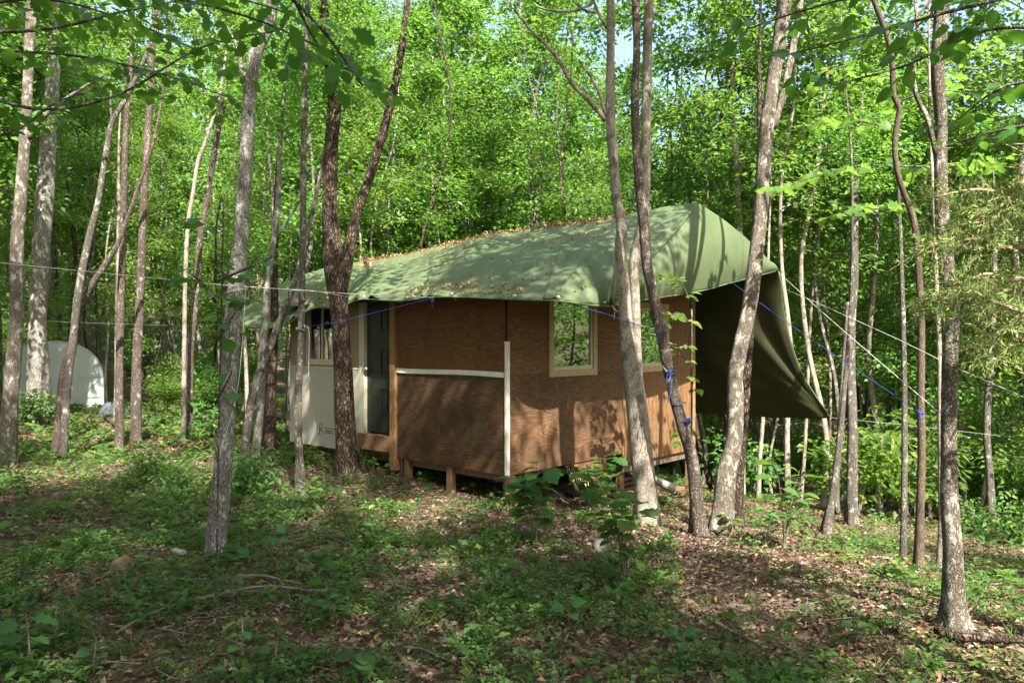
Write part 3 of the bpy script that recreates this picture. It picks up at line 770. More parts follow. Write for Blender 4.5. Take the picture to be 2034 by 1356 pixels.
# ------------------------------------------------------------------ trees with trunks traced one by one
def crown_obj(seed, R, Hc, n, L, mat, name='crown'):
    """leaf crown mesh centred on its own origin, with twigs left to the trunk"""
    r = np.random.default_rng(seed); Ps, Ds, Ns = [], [], []
    for c in range(n // 24):
        d = unit(r.normal(size=3)); d = d * r.random() ** 0.45
        c0 = d * np.array([R, R, Hc / 2])
        P, D, N = spray(r, c0, r.uniform(0.28, 0.6), 24, 0.35); Ps.append(P); Ds.append(D); Ns.append(N)
    P, D, N = map(np.concatenate, (Ps, Ds, Ns))
    v, t = kite_leaves(P, D, N, L * r.uniform(0.65, 1.25, len(P)))
    return mk(name, v, t, mat)
HIGH = []
for k in range(4):
    o = crown_obj(100 + k, 2.0, 4.6, 2900, 0.15, [LEAF, LEAF_YEL, LEAF, LEAF_DARK][k])
    HIGH.append(o)
high_used = [False] * 4
def high_crown(parent, loc, k, s=1.0):
    if high_used[k]: o = copy_obj(HIGH[k], parent)
    else: o = HIGH[k]; o.parent = parent; high_used[k] = True
    o.location = loc; o.scale = (s, s, s); o.rotation_euler = (0, 0, random.uniform(0, 6.28))
    return o

TREES = {}
def traced(label, pts, mat, Y=None, base=None, stems=(), limbs=(), H=11.0, crown=None, cs=1.0, flare=0.55, cat='tree', name='slender_tree', wob=0.05, tilt=(0, 0)):
    """pts: (px, py, width px) from the top of the picture (or where it ends) down to the foot"""
    if H == 7 and crown is None and (340 < pts[-1][0] < 620 or 1685 < pts[-1][0] < 1700): crown, cs = int(pts[-1][0]) % 4, .5
    fx, fy, fw = pts[-1]
    if Y is None: Y = solveY(fx, fy)
    foot = W(fx, fy, Y); foot.z = float(gnd(foot.x, foot.y))
    root = empty(name, foot)
    tag(root, label, cat)
    def conv(pl):
        P = [W(px, py, Y + tilt[1] * (fy - py) / 1000.0) - foot for px, py, w in pl]; R = [w * 0.9 / 2 / F * Y for px, py, w in pl]
        return P, R
    P, R = conv(pts)
    P[-1].z = 0.0
    P.append(Vector((P[-1].x, P[-1].y, -0.25))); R.append(R[-1] * 1.15)
    if H:
        d = (P[0] - P[1]).normalized(); p = P[0]; r0 = R[0]; ex = []; er = []; H = max(H, P[0].z + 2.0)
        nst = 5
        for k in range(1, nst + 1):
            d = (d * 0.8 + Vector((random.uniform(-.06, .06), random.uniform(-.06, .06), 0.25))).normalized()
            p = p + d * max(0.4, (H - P[0].z) / nst); ex.append(p.copy()); er.append(r0 * (1 - 0.8 * k / nst))
        P = ex[::-1] + P; R = er[::-1] + R
    P, R = P[::-1], R[::-1]
    tr = MB(); n = 18 if fw > 22 else 12
    tr.tube(P, R, n, wob, 0.10 if fw > 22 else 0.16, fx * 0.37, flare)
    tro = tr.build('trunk', mat, root, smooth=True)
    for s in stems:
        p2, r2 = conv(s); m = MB(); m.tube(p2[::-1], r2[::-1], 12, 0.05, 0.12, s[0][0] * 0.3)
        if s[0][1] <= 10:
            top_ = p2[0]; m.tube([top_, top_ + Vector((0.1, 0.2, 1.6)), top_ + Vector((0.3, 0.3, 4.0))], [r2[0], r2[0] * .8, r2[0] * .3], 8)
        m.build('stem', mat, root, smooth=True)
    for s in limbs:
        p2, r2 = conv(s); m = MB(); m.tube(p2[::-1], r2[::-1], 7, 0.04, 0.12, s[0][0] * 0.3); m.build('limb', mat, root, smooth=True)
    if crown is not None:
        high_crown(root, P[-1] + Vector((0, 0, -1.2 if H else -.2)), crown, cs)
    TREES[label] = root
    return root

T7 = traced('grey barked tree nearest the eye, a white rope loop hanging down it', [(542, 0, 25), (530, 60, 25), (507, 110, 27), (500, 160, 27), (492, 250, 30), (487, 340, 29), (480, 450, 31), (470, 560, 35), (461, 650, 35), (452, 800, 36), (441, 950, 40), (431, 1050, 43), (428, 1108, 46)], BARK_GREY, H=10, crown=0, limbs=[[(440, 40, 6), (470, 90, 9), (478, 130, 11), (492, 200, 13)]], flare=0.12)
traced('thick furrowed dark trunk right against the front of the cabin, forked above the tarp', [(640, 0, 20), (652, 100, 24), (664, 200, 28), (658, 300, 30), (655, 420, 33), (662, 520, 46), (672, 600, 40), (680, 700, 40), (684, 800, 43), (688, 880, 47), (690, 928, 58)], BARK_DARK, Y=10.35, H=11,
       stems=[[(810, 0, 14), (796, 110, 17), (772, 220, 19), (750, 300, 20), (725, 380, 21), (704, 440, 23), (690, 520, 26), (680, 580, 22)]])
traced('thin grey pole of a tree before the cabin window with rope knotted round it', [(611, 0, 11), (607, 100, 12), (604, 250, 13), (602, 440, 14), (600, 560, 15), (597, 700, 15), (592, 800, 16), (594, 900, 17), (597, 985, 21)], BARK_BROWN, H=10)
traced('pale double stemmed tree lit by the sun at the end wall of the cabin', [(1212, 0, 18), (1213, 100, 18), (1212, 200, 20), (1216, 280, 21), (1226, 400, 22), (1235, 450, 24), (1232, 500, 25), (1238, 560, 25), (1244, 650, 32), (1254, 730, 44), (1264, 800, 46), (1274, 900, 48), (1283, 980, 50), (1286, 1022, 56)], BARK_PALE, Y=8.45, H=11,
       stems=[[(1290, 0, 19), (1286, 100, 20), (1283, 250, 22), (1281, 400, 22), (1270, 470, 22), (1259, 520, 22), (1262, 600, 22), (1264, 700, 23), (1268, 780, 24)]],
       limbs=[[(1000, -10, 4), (1030, 30, 5), (1062, 70, 7), (1080, 85, 8), (1110, 120, 9), (1135, 165, 10), (1165, 195, 11), (1190, 222, 12), (1203, 240, 12)],
              [(1128, -10, 4), (1150, 12, 6), (1164, 22, 7), (1185, 26, 5)], [(1175, -10, 5), (1190, 30, 6), (1203, 52, 8), (1212, 66, 8)], [(1060, 10, 3), (1085, 20, 5), (1120, 23, 6), (1150, 20, 7), (1180, 4, 7)],
              [(1150, 120, 4), (1175, 155, 6), (1194, 195, 8), (1204, 235, 9)]])
traced('leaning reddish trunk with blue cords knotted round its lower half', [(1262, 0, 16), (1265, 100, 16), (1261, 190, 17), (1265, 300, 19), (1274, 400, 23), (1280, 450, 24), (1284, 520, 23), (1292, 560, 23), (1305, 620, 24), (1321, 700, 25), (1338, 780, 25), (1357, 850, 26), (1372, 900, 27), (1383, 980, 29), (1388, 1065, 36)], BARK_RED, H=9, crown=1, cs=.7)
traced('leaning grey brown tree standing before the dark hanging side of the tarp', [(1558, 0, 32), (1553, 50, 31), (1546, 100, 30), (1537, 150, 30), (1530, 200, 29), (1522, 260, 30), (1517, 330, 31), (1511, 420, 31), (1507, 460, 31), (1500, 520, 32), (1490, 600, 32), (1473, 680, 32), (1461, 745, 33), (1461, 800, 37), (1457, 880, 37), (1443, 940, 44), (1437, 1000, 46), (1432, 1042, 54)], BARK_TAN, Y=8.3, H=11,
       stems=[[(1590, 0, 14), (1582, 60, 15), (1568, 130, 15), (1553, 200, 15), (1535, 255, 14)]])
traced('rough barked trunk closest among those by the cedar boughs, flared at its foot', [(1872, 0, 31), (1866, 80, 30), (1863, 150, 28), (1870, 250, 25), (1868, 330, 26), (1872, 450, 29), (1884, 560, 32), (1890, 640, 33), (1885, 750, 31), (1885, 900, 33), (1886, 1000, 37), (1893, 1100, 40), (1895, 1190, 43), (1896, 1252, 58)], BARK_TAN, H=9.8, crown=0, cs=.6, flare=0.45,
       limbs=[[(1818, -5, 8), (1823, 60, 9), (1822, 105, 9), (1814, 135, 9), (1820, 190, 10), (1840, 230, 11), (1851, 270, 11), (1860, 310, 12)], [(1866, -5, 8), (1846, 30, 7), (1815, 45, 5), (1785, 70, 4)]])
traced('winding slim tree with a dark snaking upper stem and a blue knot', [(1735, 0, 10), (1758, 60, 11), (1771, 110, 11), (1775, 190, 12), (1787, 215, 12), (1779, 262, 12), (1778, 310, 12), (1787, 360, 12), (1806, 410, 13), (1818, 455, 14), (1826, 560, 15), (1830, 650, 15), (1829, 800, 16), (1831, 900, 16), (1828, 1000, 17), (1825, 1132, 22)], BARK_VINE, H=9, crown=1, cs=0.5,
       limbs=[[(1850, 0, 5), (1815, 40, 6), (1788, 70, 7), (1778, 110, 8)], [(1815, 135, 4), (1795, 110, 4), (1782, 95, 5)]])
traced('slim white stemmed sapling just behind the rough barked trunk', [(1860, 560, 9), (1866, 700, 10), (1868, 850, 12), (1869, 930, 13), (1871, 1030, 14), (1868, 1132, 17)], BARK_PALE, H=7)
traced('twin stemmed brown tree down the slope beyond the pointed tarp corner', [(1700, 380, 13), (1697, 450, 16), (1697, 550, 18), (1690, 650, 19), (1690, 750, 20), (1693, 850, 21), (1692, 1034, 26)], BARK_BROWN, Y=11.5, H=7, stems=[[(1685, 600, 8), (1676, 720, 9), (1668, 850, 10), (1662, 960, 11), (1664, 1020, 12)]])
traced('bare stem leaning downhill below the pointed tarp corner', [(1680, 740, 9), (1672, 830, 12), (1665, 900, 14), (1655, 980, 16), (1640, 1060, 20)], BARK_BROWN, H=7)
traced('thin pale straight pole of a tree below the tarp hem', [(1520, 760, 8), (1514, 850, 9), (1510, 900, 9), (1506, 1002, 11)], BARK_PALE, Y=15.0, H=9)
traced('dark trunk partly hidden behind the leaning grey brown tree', [(1495, 560, 18), (1486, 700, 20), (1476, 850, 22), (1467, 950, 24), (1464, 1015, 30)], BARK_DARK, Y=9.6, H=7)
traced('slim trunk near the picture edge that the white tie rope passes before', [(1975, 560, 12), (1968, 700, 14), (1960, 850, 15), (1966, 950, 16), (1972, 1062, 20)], BARK_BROWN, H=7)
traced('sunlit pale trunk rising behind the peak of the tarp', [(1440, 0, 9), (1452, 100, 10), (1456, 180, 11), (1462, 300, 12), (1466, 400, 13), (1470, 520, 14), (1474, 700, 16)], BARK_PALE, Y=16.0, H=12, crown=1, limbs=[[(1500, 240, 5), (1490, 280, 6), (1478, 320, 7), (1468, 350, 8)]])
# trees by the greenhouse
traced('brown tree near the picture edge standing before the greenhouse', [(62, 0, 19), (58, 100, 20), (54, 200, 21), (48, 300, 22), (41, 400, 25), (34, 480, 27), (33, 600, 27), (30, 680, 30), (22, 780, 31), (15, 868, 36)], BARK_TAN, Y=10.2, H=11, crown=2, cs=.55, limbs=[[(205, 150, 5), (160, 178, 7), (110, 212, 9), (70, 250, 11), (58, 275, 13)]])
traced('thick two stemmed grey tree standing close before the greenhouse', [(112, 0, 22), (110, 60, 24), (102, 200, 30), (96, 270, 32), (92, 350, 36), (84, 450, 38), (78, 560, 34), (75, 650, 36), (76, 740, 44), (78, 820, 54)], BARK_GREY, Y=16.0, H=14, crown=0, cs=1.2)
traced('dark leaning tree with blue cord round it before the greenhouse', [(268, 160, 9), (245, 205, 10), (222, 245, 11), (208, 320, 12), (195, 400, 12), (180, 460, 14), (163, 540, 16), (153, 600, 16), (145, 680, 16), (137, 740, 15), (131, 810, 15), (124, 866, 18)], BARK_BROWN, Y=11.0, H=7,
       limbs=[[(220, 180, 4), (220, 215, 5), (223, 245, 6)]])
traced('stem slanting across the dark leaning tree before the greenhouse', [(238, 474, 9), (222, 505, 12), (203, 535, 13), (180, 570, 14), (163, 605, 14), (152, 640, 16), (140, 700, 17), (126, 745, 17), (110, 790, 18)], BARK_RED, Y=11.25, H=7)
traced('forked reddish slender tree, sunlit below and dark above', [(312, 0, 10), (302, 100, 13), (299, 180, 14), (291, 300, 15), (284, 430, 16), (281, 520, 17), (277, 620, 18), (272, 720, 20), (270, 852, 24)], BARK_RED, Y=12.5, H=11)
traced('dark red trunk beside the grey mound and the greenhouse corner', [(250, 260, 12), (246, 400, 13), (243, 500, 14), (240, 600, 15), (238, 700, 15), (236, 850, 19)], BARK_RED, Y=12.4, H=7)
traced('pale sunlit trunk glimpsed beside the dark red one', [(236, 380, 8), (235, 500, 9), (233, 620, 10), (231, 760, 11)], BARK_PALE, Y=17.0, H=7)
traced('crooked tree with a warm sunlit foot between the greenhouse and the cabin', [(462, 140, 8), (450, 190, 10), (437, 240, 11), (426, 300, 12), (412, 390, 12), (399, 460, 13), (391, 560, 13), (384, 640, 15), (378, 700, 15), (376, 775, 18)], BARK_RED, Y=14.5, H=7)
traced('thin pale crooked sapling crossing before the trees by the greenhouse', [(446, 130, 5), (436, 190, 6), (425, 230, 7), (405, 290, 8), (393, 320, 8), (384, 380, 8), (374, 440, 9), (368, 560, 9), (364, 760, 11)], BARK_PALE, Y=13.2, H=7)
traced('brown tree slanting away under the drooping tarp corner', [(616, 440, 10), (602, 500, 12), (586, 560, 13), (571, 600, 15), (556, 640, 16), (536, 690, 18), (516, 740, 18), (498, 800, 18), (484, 893, 22)], BARK_BROWN, Y=10.3, H=7)
traced('upright thin tree in front of the drooping tarp corner', [(556, 300, 10), (552, 400, 12), (543, 480, 13), (532, 560, 14), (526, 650, 15), (522, 720, 16), (518, 800, 17), (506, 885, 20)], BARK_GREY, Y=10.7, H=7, limbs=[[(596, 400, 4), (570, 440, 6), (550, 470, 8)], [(520, 380, 4), (535, 430, 5), (546, 465, 7)]])
traced('dark double trunk under the drooping tarp corner', [(545, 640, 18), (541, 700, 22), (538, 780, 24), (534, 884, 30)], BARK_DARK, Y=12.2, H=7, stems=[[(524, 690, 10), (528, 760, 11), (532, 830, 12)]])

for k_, o in enumerate(HIGH):
    if not high_used[k_]: bpy.data.objects.remove(o)

# ------------------------------------------------------------------ the wood around: eight kinds of tree, each copied with its parts
SPEC = [  # seed, H, h0, R, limbs, leaves, L, rad, mats
    (1, 14, 3.2, 2.3, 28, 7600, 0.135, 0.052, LEAF, BARK_BROWN),
    (2, 15, 4.0, 2.5, 28, 7600, 0.17, 0.07, LEAF, BARK_GREY),
    (3, 11, 2.2, 2.0, 24, 5600, 0.13, 0.038, LEAF_YEL, BARK_PALE),
    (4, 16, 5.0, 2.7, 28, 9000, 0.165, 0.08, LEAF, BARK_RED),
    (5, 9, 1.6, 1.9, 22, 5000, 0.13, 0.032, LEAF_YEL, BARK_BROWN),
    (6, 13, 3.0, 2.1, 24, 6400, 0.11, 0.05, LEAF_DARK, BARK_DARK),
    (7, 7, 1.0, 1.7, 20, 4400, 0.12, 0.024, LEAF, BARK_BROWN),
    (8, 15, 6.0, 2.6, 26, 8200, 0.16, 0.062, LEAF, BARK_PALE),
    (9, 13, 4.5, 1.5, 18, 2400, 0.14, 0.045, LEAF, BARK_BROWN),
    (10, 12, 3.5, 1.4, 16, 2000, 0.13, 0.035, LEAF_YEL, BARK_PALE),
    (11, 11, 4.0, 1.1, 14, 900, 0.12, 0.042, LEAF_DARK, BARK_DARK),
    (12, 12, 5.0, 1.2, 14, 1000, 0.13, 0.05, LEAF, BARK_BROWN)]
PROTO = []
for (sd, H, h0, R, nl, nf, L, rad, lm, bm) in SPEC:
    wood, v, t = tree_variant(sd, H, h0, R, nl, nf, L, rad)
    root = empty('forest_tree', (0, 0, 0)); wood.build('trunk', bm, root, smooth=True); mk('crown', v, t, lm, root)
    PROTO.append([root, False])
def put_tree(k, x, y, s, label, group):
    p = PROTO[k]
    o = copy_tree(p[0]) if p[1] else p[0]
    p[1] = True
    o.location = (x, y, float(gnd(x, y))); o.rotation_euler = (random.uniform(-.03, .03), random.uniform(-.03, .03), random.uniform(0, 6.28)); o.scale = (s, s, s * random.uniform(0.92, 1.1))
    tag(o, label, 'tree', group)
    return o
placed = []
def free(x, y, dmin):
    v = Vector((x, y, 0)) - CORNER; a, b_ = v.dot(UL), v.dot(UR)
    if -3.2 < a < 9.0 and -2.6 < b_ < 7.6: return False
    if -11.2 < x < -6.2 and 14.5 < y < 25: return False
    if -0.70 < x / max(y, .1) < -0.53 and 9 < y < 19.6: return False
    for (u, w) in placed:
        if (u - x) ** 2 + (w - y) ** 2 < dmin * dmin: return False
    return True
LIT = [(1.3, 7.6, -.4), (2.0, 6.9, -.4), (2.7, 6.3, -.35), (3.3, 6.0, -.3), (3.9, 5.3, -.3), (2.2, 10.0, 2.6), (2.9, 11.0, 2.4), (2.0, 4.9, 1.0), (-4.2, 11, 0), (-5, 13.5, .5), (-6.2, 13, .3), (-3.6, 12, .8), (-4.6, 14.5, 3), (-2, 13, 3.5), (1, 15, 5), (3, 14, 4), (1.5, 9, 4), (1.45, 9, 6.5), (2.45, 8.2, 3.5), (-8.6, 19, 1.6), (-7.5, 16, 2.5), (-6.2, 13, 3), (1.9, 9.9, 2.5), (2.6, 10.6, 2.6), (1.4, 10.6, 3.1), (5, 13, 1), (6.5, 15, 2), (8, 16, 3), (1.2, 9.4, 2.2), (-2.6, 10.4, .3), (2.7, 4.6, 2.5), (3.0, 3.9, 2.4)]
def in_sun_path(x, y, h0, H, R):
    for (tx, ty, tz) in LIT:
        for z in np.arange(h0, H, 0.7):
            d = z - tz
            if d > 0 and math.hypot(x - tx - SUN_DIR.x / SUN_DIR.z * d, y - ty - SUN_DIR.y / SUN_DIR.z * d) < R * 0.62: return True
    return False
def scatter(n, fx, dmin, kinds, label, group, smin=0.8, smax=1.15, tries=6000):
    c = 0
    for _ in range(tries):
        if c >= n: break
        x, y = fx()
        if not free(x, y, dmin): continue
        if y < 17 and in_sun_path(x, y, 3.0, 14, 2.2): continue
        placed.append((x, y)); c += 1
        l_, g_ = label(x, y) if callable(label) else (label, group)
        put_tree(random.choice(kinds), x, y, random.uniform(smin, smax), l_, g_)
def zone(x, y):
    r = x / max(y, .1)
    if r < -0.30: return ('slender leafy tree in the wood around and beyond the greenhouse', 'trees beyond the greenhouse')
    if r < 0.27: return ('leafy tree in the wood behind the cabin roof', 'trees behind the cabin roof')
    return ('leafy tree down the slope beyond the pointed tarp corner', 'trees down the slope past the tarp')
def wedge(y0, y1, lo=-0.8, hi=0.8):
    def f():
        y = math.sqrt(random.uniform(y0 * y0, y1 * y1)); return random.uniform(lo, hi) * y, y
    return f
scatter(34, wedge(11.5, 18, -0.78, -0.26), 0.9, [8, 9, 8, 9, 3, 7], zone, None)
scatter(27, wedge(11.5, 18, 0.36, 0.80), 0.95, [8, 9, 8, 9, 2, 4, 6, 7], zone, None)
scatter(84, wedge(16, 27), 1.25, [0, 2, 3, 5, 5, 6, 7, 8, 9, 8], zone, None, 0.72, 1.0)
scatter(52, wedge(14, 30), 0.8, [10, 11, 10], zone, None, .85, 1.25)
scatter(100, wedge(27, 48), 1.5, [0, 1, 2, 3, 4, 5, 7], zone, None, 0.95, 1.3)
# the same wood to the sides, then unseen trees added for shade
scatter(26, lambda: (random.uniform(9.5, 30), random.uniform(3, 20)), 1.7, [9, 8, 2, 6, 5, 7, 6], 'leafy tree in the wood reflected by the window glass', 'trees reflected in the end wall windows')
scatter(14, lambda: (random.uniform(-22, -8.5), random.uniform(1, 12)), 2.0, [0, 1, 3, 5, 7], 'leafy tree in the wood at the side of the clearing', 'trees beside the clearing')
for (x_, y_, k_, s_) in ((2.4, 1.3, 7, .88), (1.5, -.3, 0, .95), (4.7, -5.7, 7, .8)):  # added out of frame towards the sun to shade walls and ground
    put_tree(k_, x_, y_, s_, 'tall tree added out of view for its shade', 'added shade trees out of view')
put_tree(1, -.8, 28, 1.2, *zone(-.8, 28)); put_tree(3, .9, 33, 1.2, *zone(.9, 33)); put_tree(1, -2.6, 24, 1.15, *zone(-2.6, 24)); put_tree(3, -3.6, 29, 1.15, *zone(-3.6, 29)); put_tree(0, -4.4, 24.5, 1.1, *zone(-4.4, 24.5)); put_tree(3, -1.9, 36, 1.35, *zone(-1.9, 36)); put_tree(1, -4.6, 38, 1.4, *zone(-4.6, 38)); put_tree(1, .2, 24.5, 1.15, *zone(.2, 24.5)); put_tree(3, 1.6, 27, 1.2, *zone(1.6, 27))
BEHIND = [(1.2, -1.6), (3.2, -2.6), (-.2, -3.6), (-3.6, -1.4), (.9, -6.3), (-5.2, -.9), (1.9, -4.6), (-2.4, -5.6), (4.8, -1.2),(-6.5, -3), (-3.2, -5.0), (-1.2, -8.0), (-8, -8), (6.5, -3.6), (-4.6, -9.8), (2.0, -10.5), (-9.5, -2.5), (11, -5), (-11.5, -9), (5.0, -13), (-1.5, -13.5), (10.5, -12), (-6, 0.2), (14, -1)]  # unseen trees added so their crowns shade the near ground
for i, (x, y) in enumerate(BEHIND):
    if in_sun_path(x, y, 3.5, 15, 2.4): continue
    put_tree([1, 3, 0, 7, 3, 1, 0, 7, 3][i % 9], x, y, 1.0, 'tall tree added out of view for its shade', 'added shade trees out of view')

# far wood that reads as one mass
r = np.random.default_rng(55)
n = 120000
nc_ = 5200
c = (r.random(n) * nc_).astype(int)
cc = np.random.default_rng(56); can = cc.uniform(-1.95, 1.95, nc_); cds = cc.uniform(45, 64, nc_); chs = cc.random(nc_) ** 0.8
X = np.sin(can[c]) * cds[c] + r.normal(size=n) * 0.75; Y = np.cos(can[c]) * cds[c] + r.normal(size=n) * 0.75
Z = gnd(X, Y) + 0.3 + chs[c] * 19 + r.normal(size=n) * 0.45
v, t = kite_leaves(np.stack([X, Y, Z], 1), r.normal(size=(n, 3)), np.array([0, 0, 1]) + r.normal(size=(n, 3)) * 0.5, r.uniform(0.34, 0.62, n), 0.34)
tag(mk('distant_wood', v, t, LEAF), 'far leafy wood closing the view behind the trees', 'wood', kind='stuff')

# undergrowth bushes
def bush_variant(seed, H, R, n, L, lm):
    r = np.random.default_rng(seed); wood = MB(); Ps, Ds, Ns = [], [], []
    for k in range(9):
        az = r.uniform(0, 6.28); top_ = np.array([math.cos(az) * R * r.uniform(.3, 1), math.sin(az) * R * r.uniform(.3, 1), H * r.uniform(.5, 1)])
        wood.tube([(0, 0, -0.1), top_ * [0.35, 0.35, 0.6], top_], [0.012, 0.008, 0.003], 5)
        for c in range(n // 9 // 16):
            t = r.uniform(0.25, 1.0); c0 = top_ * np.array([t, t, t ** 0.8]) + r.normal(size=3) * np.array([.16, .16, .08])
            P, D, N = spray(r, c0, r.uniform(.15, .32), 16, 0.4, 0.06); Ps.append(P); Ds.append(D); Ns.append(N)
    P, D, N = map(np.concatenate, (Ps, Ds, Ns)); v, t = kite_leaves(P, D, N, L * r.uniform(.6, 1.3, len(P)))
    root = empty('undergrowth_bush', (0, 0, 0)); wood.build('stem', BARK_TWIG, root); mk('foliage', v, t, lm, root)
    return [root, False]
BUSH = [bush_variant(31, 1.5, 0.7, 1100, 0.12, LEAF), bush_variant(32, 1.0, 0.7, 900, 0.13, LEAF_LOW), bush_variant(33, 2.3, 0.9, 1500, 0.12, LEAF_YEL), bush_variant(34, 0.7, 0.6, 700, 0.11, LEAF_LOW)]
def put_bush(k, x, y, s, label, group):
    p = BUSH[k]; o = copy_tree(p[0]) if p[1] else p[0]; p[1] = True
    o.location = (x, y, float(gnd(x, y))); o.rotation_euler = (0, 0, random.uniform(0, 6.28)); o.scale = (s, s, s * random.uniform(.85, 1.2))
    tag(o, label, 'bush', group); return o
for (px, py, k, s, lab) in ((75, 850, 1, .8, 'dense dark green bush at the foot of the greenhouse'), (150, 858, 3, 0.6, 'low bush before the greenhouse door panel'), (400, 830, 1, 1.0, 'leafy bush at the foot of the crooked tree'), (330, 820, 0, .8, 'bush beside the sunlit reddish tree'), (430, 870, 3, 1.0, 'low leafy bush behind the grey barked tree'), (560, 820, 0, .6, 'small bush under the drooping tarp corner'),
    (1420, 870, 0, .75, 'green bush at the hem of the dark hanging tarp'), (1400, 930, 1, .6, 'leafy bush round the foot of the leaning tree'), (1600, 960, 0, .6, 'bush down the slope below the tarp hem'), (1760, 1000, 1, .7, 'bush in the shade down the slope'), (1930, 1060, 3, .8, 'bright bush behind the rough barked trunk'), (2010, 1085, 3, .9, 'bright bush at the picture edge by the cedar'), (300, 955, 3, .55, 'low dark bush on the mossy ground'), (490, 985, 3, .65, 'dark broadleaf bush beside the grey barked tree'), (340, 985, 3, .5, 'dark bush on the bare earth by the grey barked tree'), (720, 925, 3, .45, 'small leafy bush at the foot of the furrowed trunk')):
    Yb = solveY(px, py); p = W(px, py, Yb); put_bush(k, p.x, p.y, s, lab, None)
c = 0
for _ in range(4000):
    if c >= 95: break
    x, y = wedge(13.5, 40)()
    if not free(x, y, 0.7): continue
    c += 1
    l_, g_ = zone(x, y)
    put_bush(random.choice([0, 1, 2, 2]), x, y, random.uniform(.8, 1.5), l_.replace('slender leafy tree', 'undergrowth bush').replace('leafy tree', 'undergrowth bush'), g_.replace('trees', 'bushes'))

# ------------------------------------------------------------------ near trees outside the frame whose boughs reach into it
def bough_tree(label, x, y, rad, H, boughs, mat, kind, L, name='understory_tree', bark=BARK_BROWN, per=9, gap=0.13, spread=0.30, seed=1, tip_up=0.0):
    r = np.random.default_rng(seed); foot = Vector((x, y, float(gnd(x, y)))); root = empty(name, foot); tag(root, label, 'tree')
    m = MB(); m.tube([(0, 0, -.2), (0.02, 0, 1.2), (0.03, 0.05, 2.6), (0.0, 0.1, H)], [rad * 1.2, rad, rad * .85, rad * .4], 12, .05, .2, seed, .3); m.build('trunk', bark, root, smooth=True)
    Ps, Ds, Ns, Ls = [], [], [], []
    for bg in boughs:
        P_, R_ = resample([p - foot for p in bg], np.linspace(0.010, 0.003, len(bg)), 0.05)
        w = MB(); w.tube(P_, R_, 6, 0.03); w.build('bough', bark, root, smooth=True)
        T = unit(np.gradient(P_, axis=0))
        i = int(len(P_) * 0.18); k = 0
        while i < len(P_):
            side = 1 if k % 2 else -1
            s = unit(np.cross(T[i], [0, 0, 1])) * side
            tw_l = spread * r.uniform(.5, 1.2)
            d = unit(T[i] * 0.6 + s + r.normal(size=3) * .18 + np.array([0, 0, -0.08]))
            e = P_[i] + d * tw_l
            tw = MB(); 
            nlv = max(3, int(per * tw_l / spread))
            for q in range(nlv):
                u = (q + 0.6) / nlv; pb = P_[i] + (e - P_[i]) * u; sd = 1 if q % 2 else -1
                dd = unit(d * 0.75 + np.cross(d, [0, 0, 1]) * sd * 0.9 + r.normal(size=3) * .25 + np.array([0, 0, -.2]))
                Ps.append(pb); Ds.append(dd); Ns.append(np.array([0, 0, 1]) + r.normal(size=3) * .38); Ls.append(L * r.uniform(.65, 1.2))
            i += max(1, int(gap / 0.05 * r.uniform(.7, 1.3))); k += 1
    v, q = big_leaves(np.array(Ps), np.array(Ds), np.array(Ns), np.array(Ls), kind)
    mk('leaves', v, q, mat, root, smooth=True)
    return root
bough_tree('oak just outside the picture whose dark leafy boughs overhang the upper corner by the greenhouse', -2.75, 3.4, .07, 6, [
    [W(-120, 150, 3.4), W(60, 215, 3.5), W(230, 190, 3.6), W(400, 95, 3.7), W(560, 60, 3.7)], [W(-120, 60, 3.2), W(80, 60, 3.3), W(260, 20, 3.5), W(420, -10, 3.6)],
    [W(-100, -60, 3.1), W(200, -30, 3.2), W(480, 30, 3.2), W(690, 120, 3.1)], [W(-100, 100, 4.2), W(140, 110, 4.4), W(330, 150, 4.6), W(470, 200, 4.7)], [W(-100, 20, 4.0), W(100, 0, 4.2), W(300, 60, 4.4), W(450, 130, 4.5)], [W(-100, 290, 4.4), W(30, 260, 4.6), W(120, 200, 4.8), W(260, 160, 5.0)], [W(-100, -40, 3.8), W(300, -30, 4.0), W(520, 10, 4.2), W(640, 60, 4.3)]], LEAF_DARK, 'oak', .08, per=8, gap=.16, spread=.34, seed=3)
bough_tree('oak behind the viewer whose broad leaves hang over the forked dark trunk', -1.7, 1.3, .05, 5.5, [
    [W(380, -200, 2.3), W(520, -60, 2.5), W(640, 60, 2.7), W(720, 170, 2.8)], [W(420, -180, 2.6), W(560, -40, 3.0), W(650, 110, 3.3), W(800, 190, 3.4)]], LEAF_DARK, 'oak', .085, per=6, gap=.17, seed=5)
bough_tree('dogwood outside the picture whose oval leaves hang above the cedar boughs', 2.75, 3.1, .05, 6, [
    [W(2150, -40, 3.0), W(1900, 20, 3.1), W(1720, 70, 3.2), W(1560, 110, 3.3)], [W(2150, 60, 3.1), W(1960, 60, 3.3), W(1800, 130, 3.5), W(1650, 170, 3.6)], [W(2150, 160, 3.4), W(2000, 170, 3.5), W(1900, 240, 3.7)],
    [W(2150, 230, 3.8), W(1980, 260, 4.0), W(1880, 290, 4.2)], [W(2150, -90, 3.3), W(1800, -30, 3.6), W(1600, 20, 3.8), W(1480, 60, 3.9)]], LEAF_DARK, 'ovate', .085, per=7, gap=.15, seed=8)
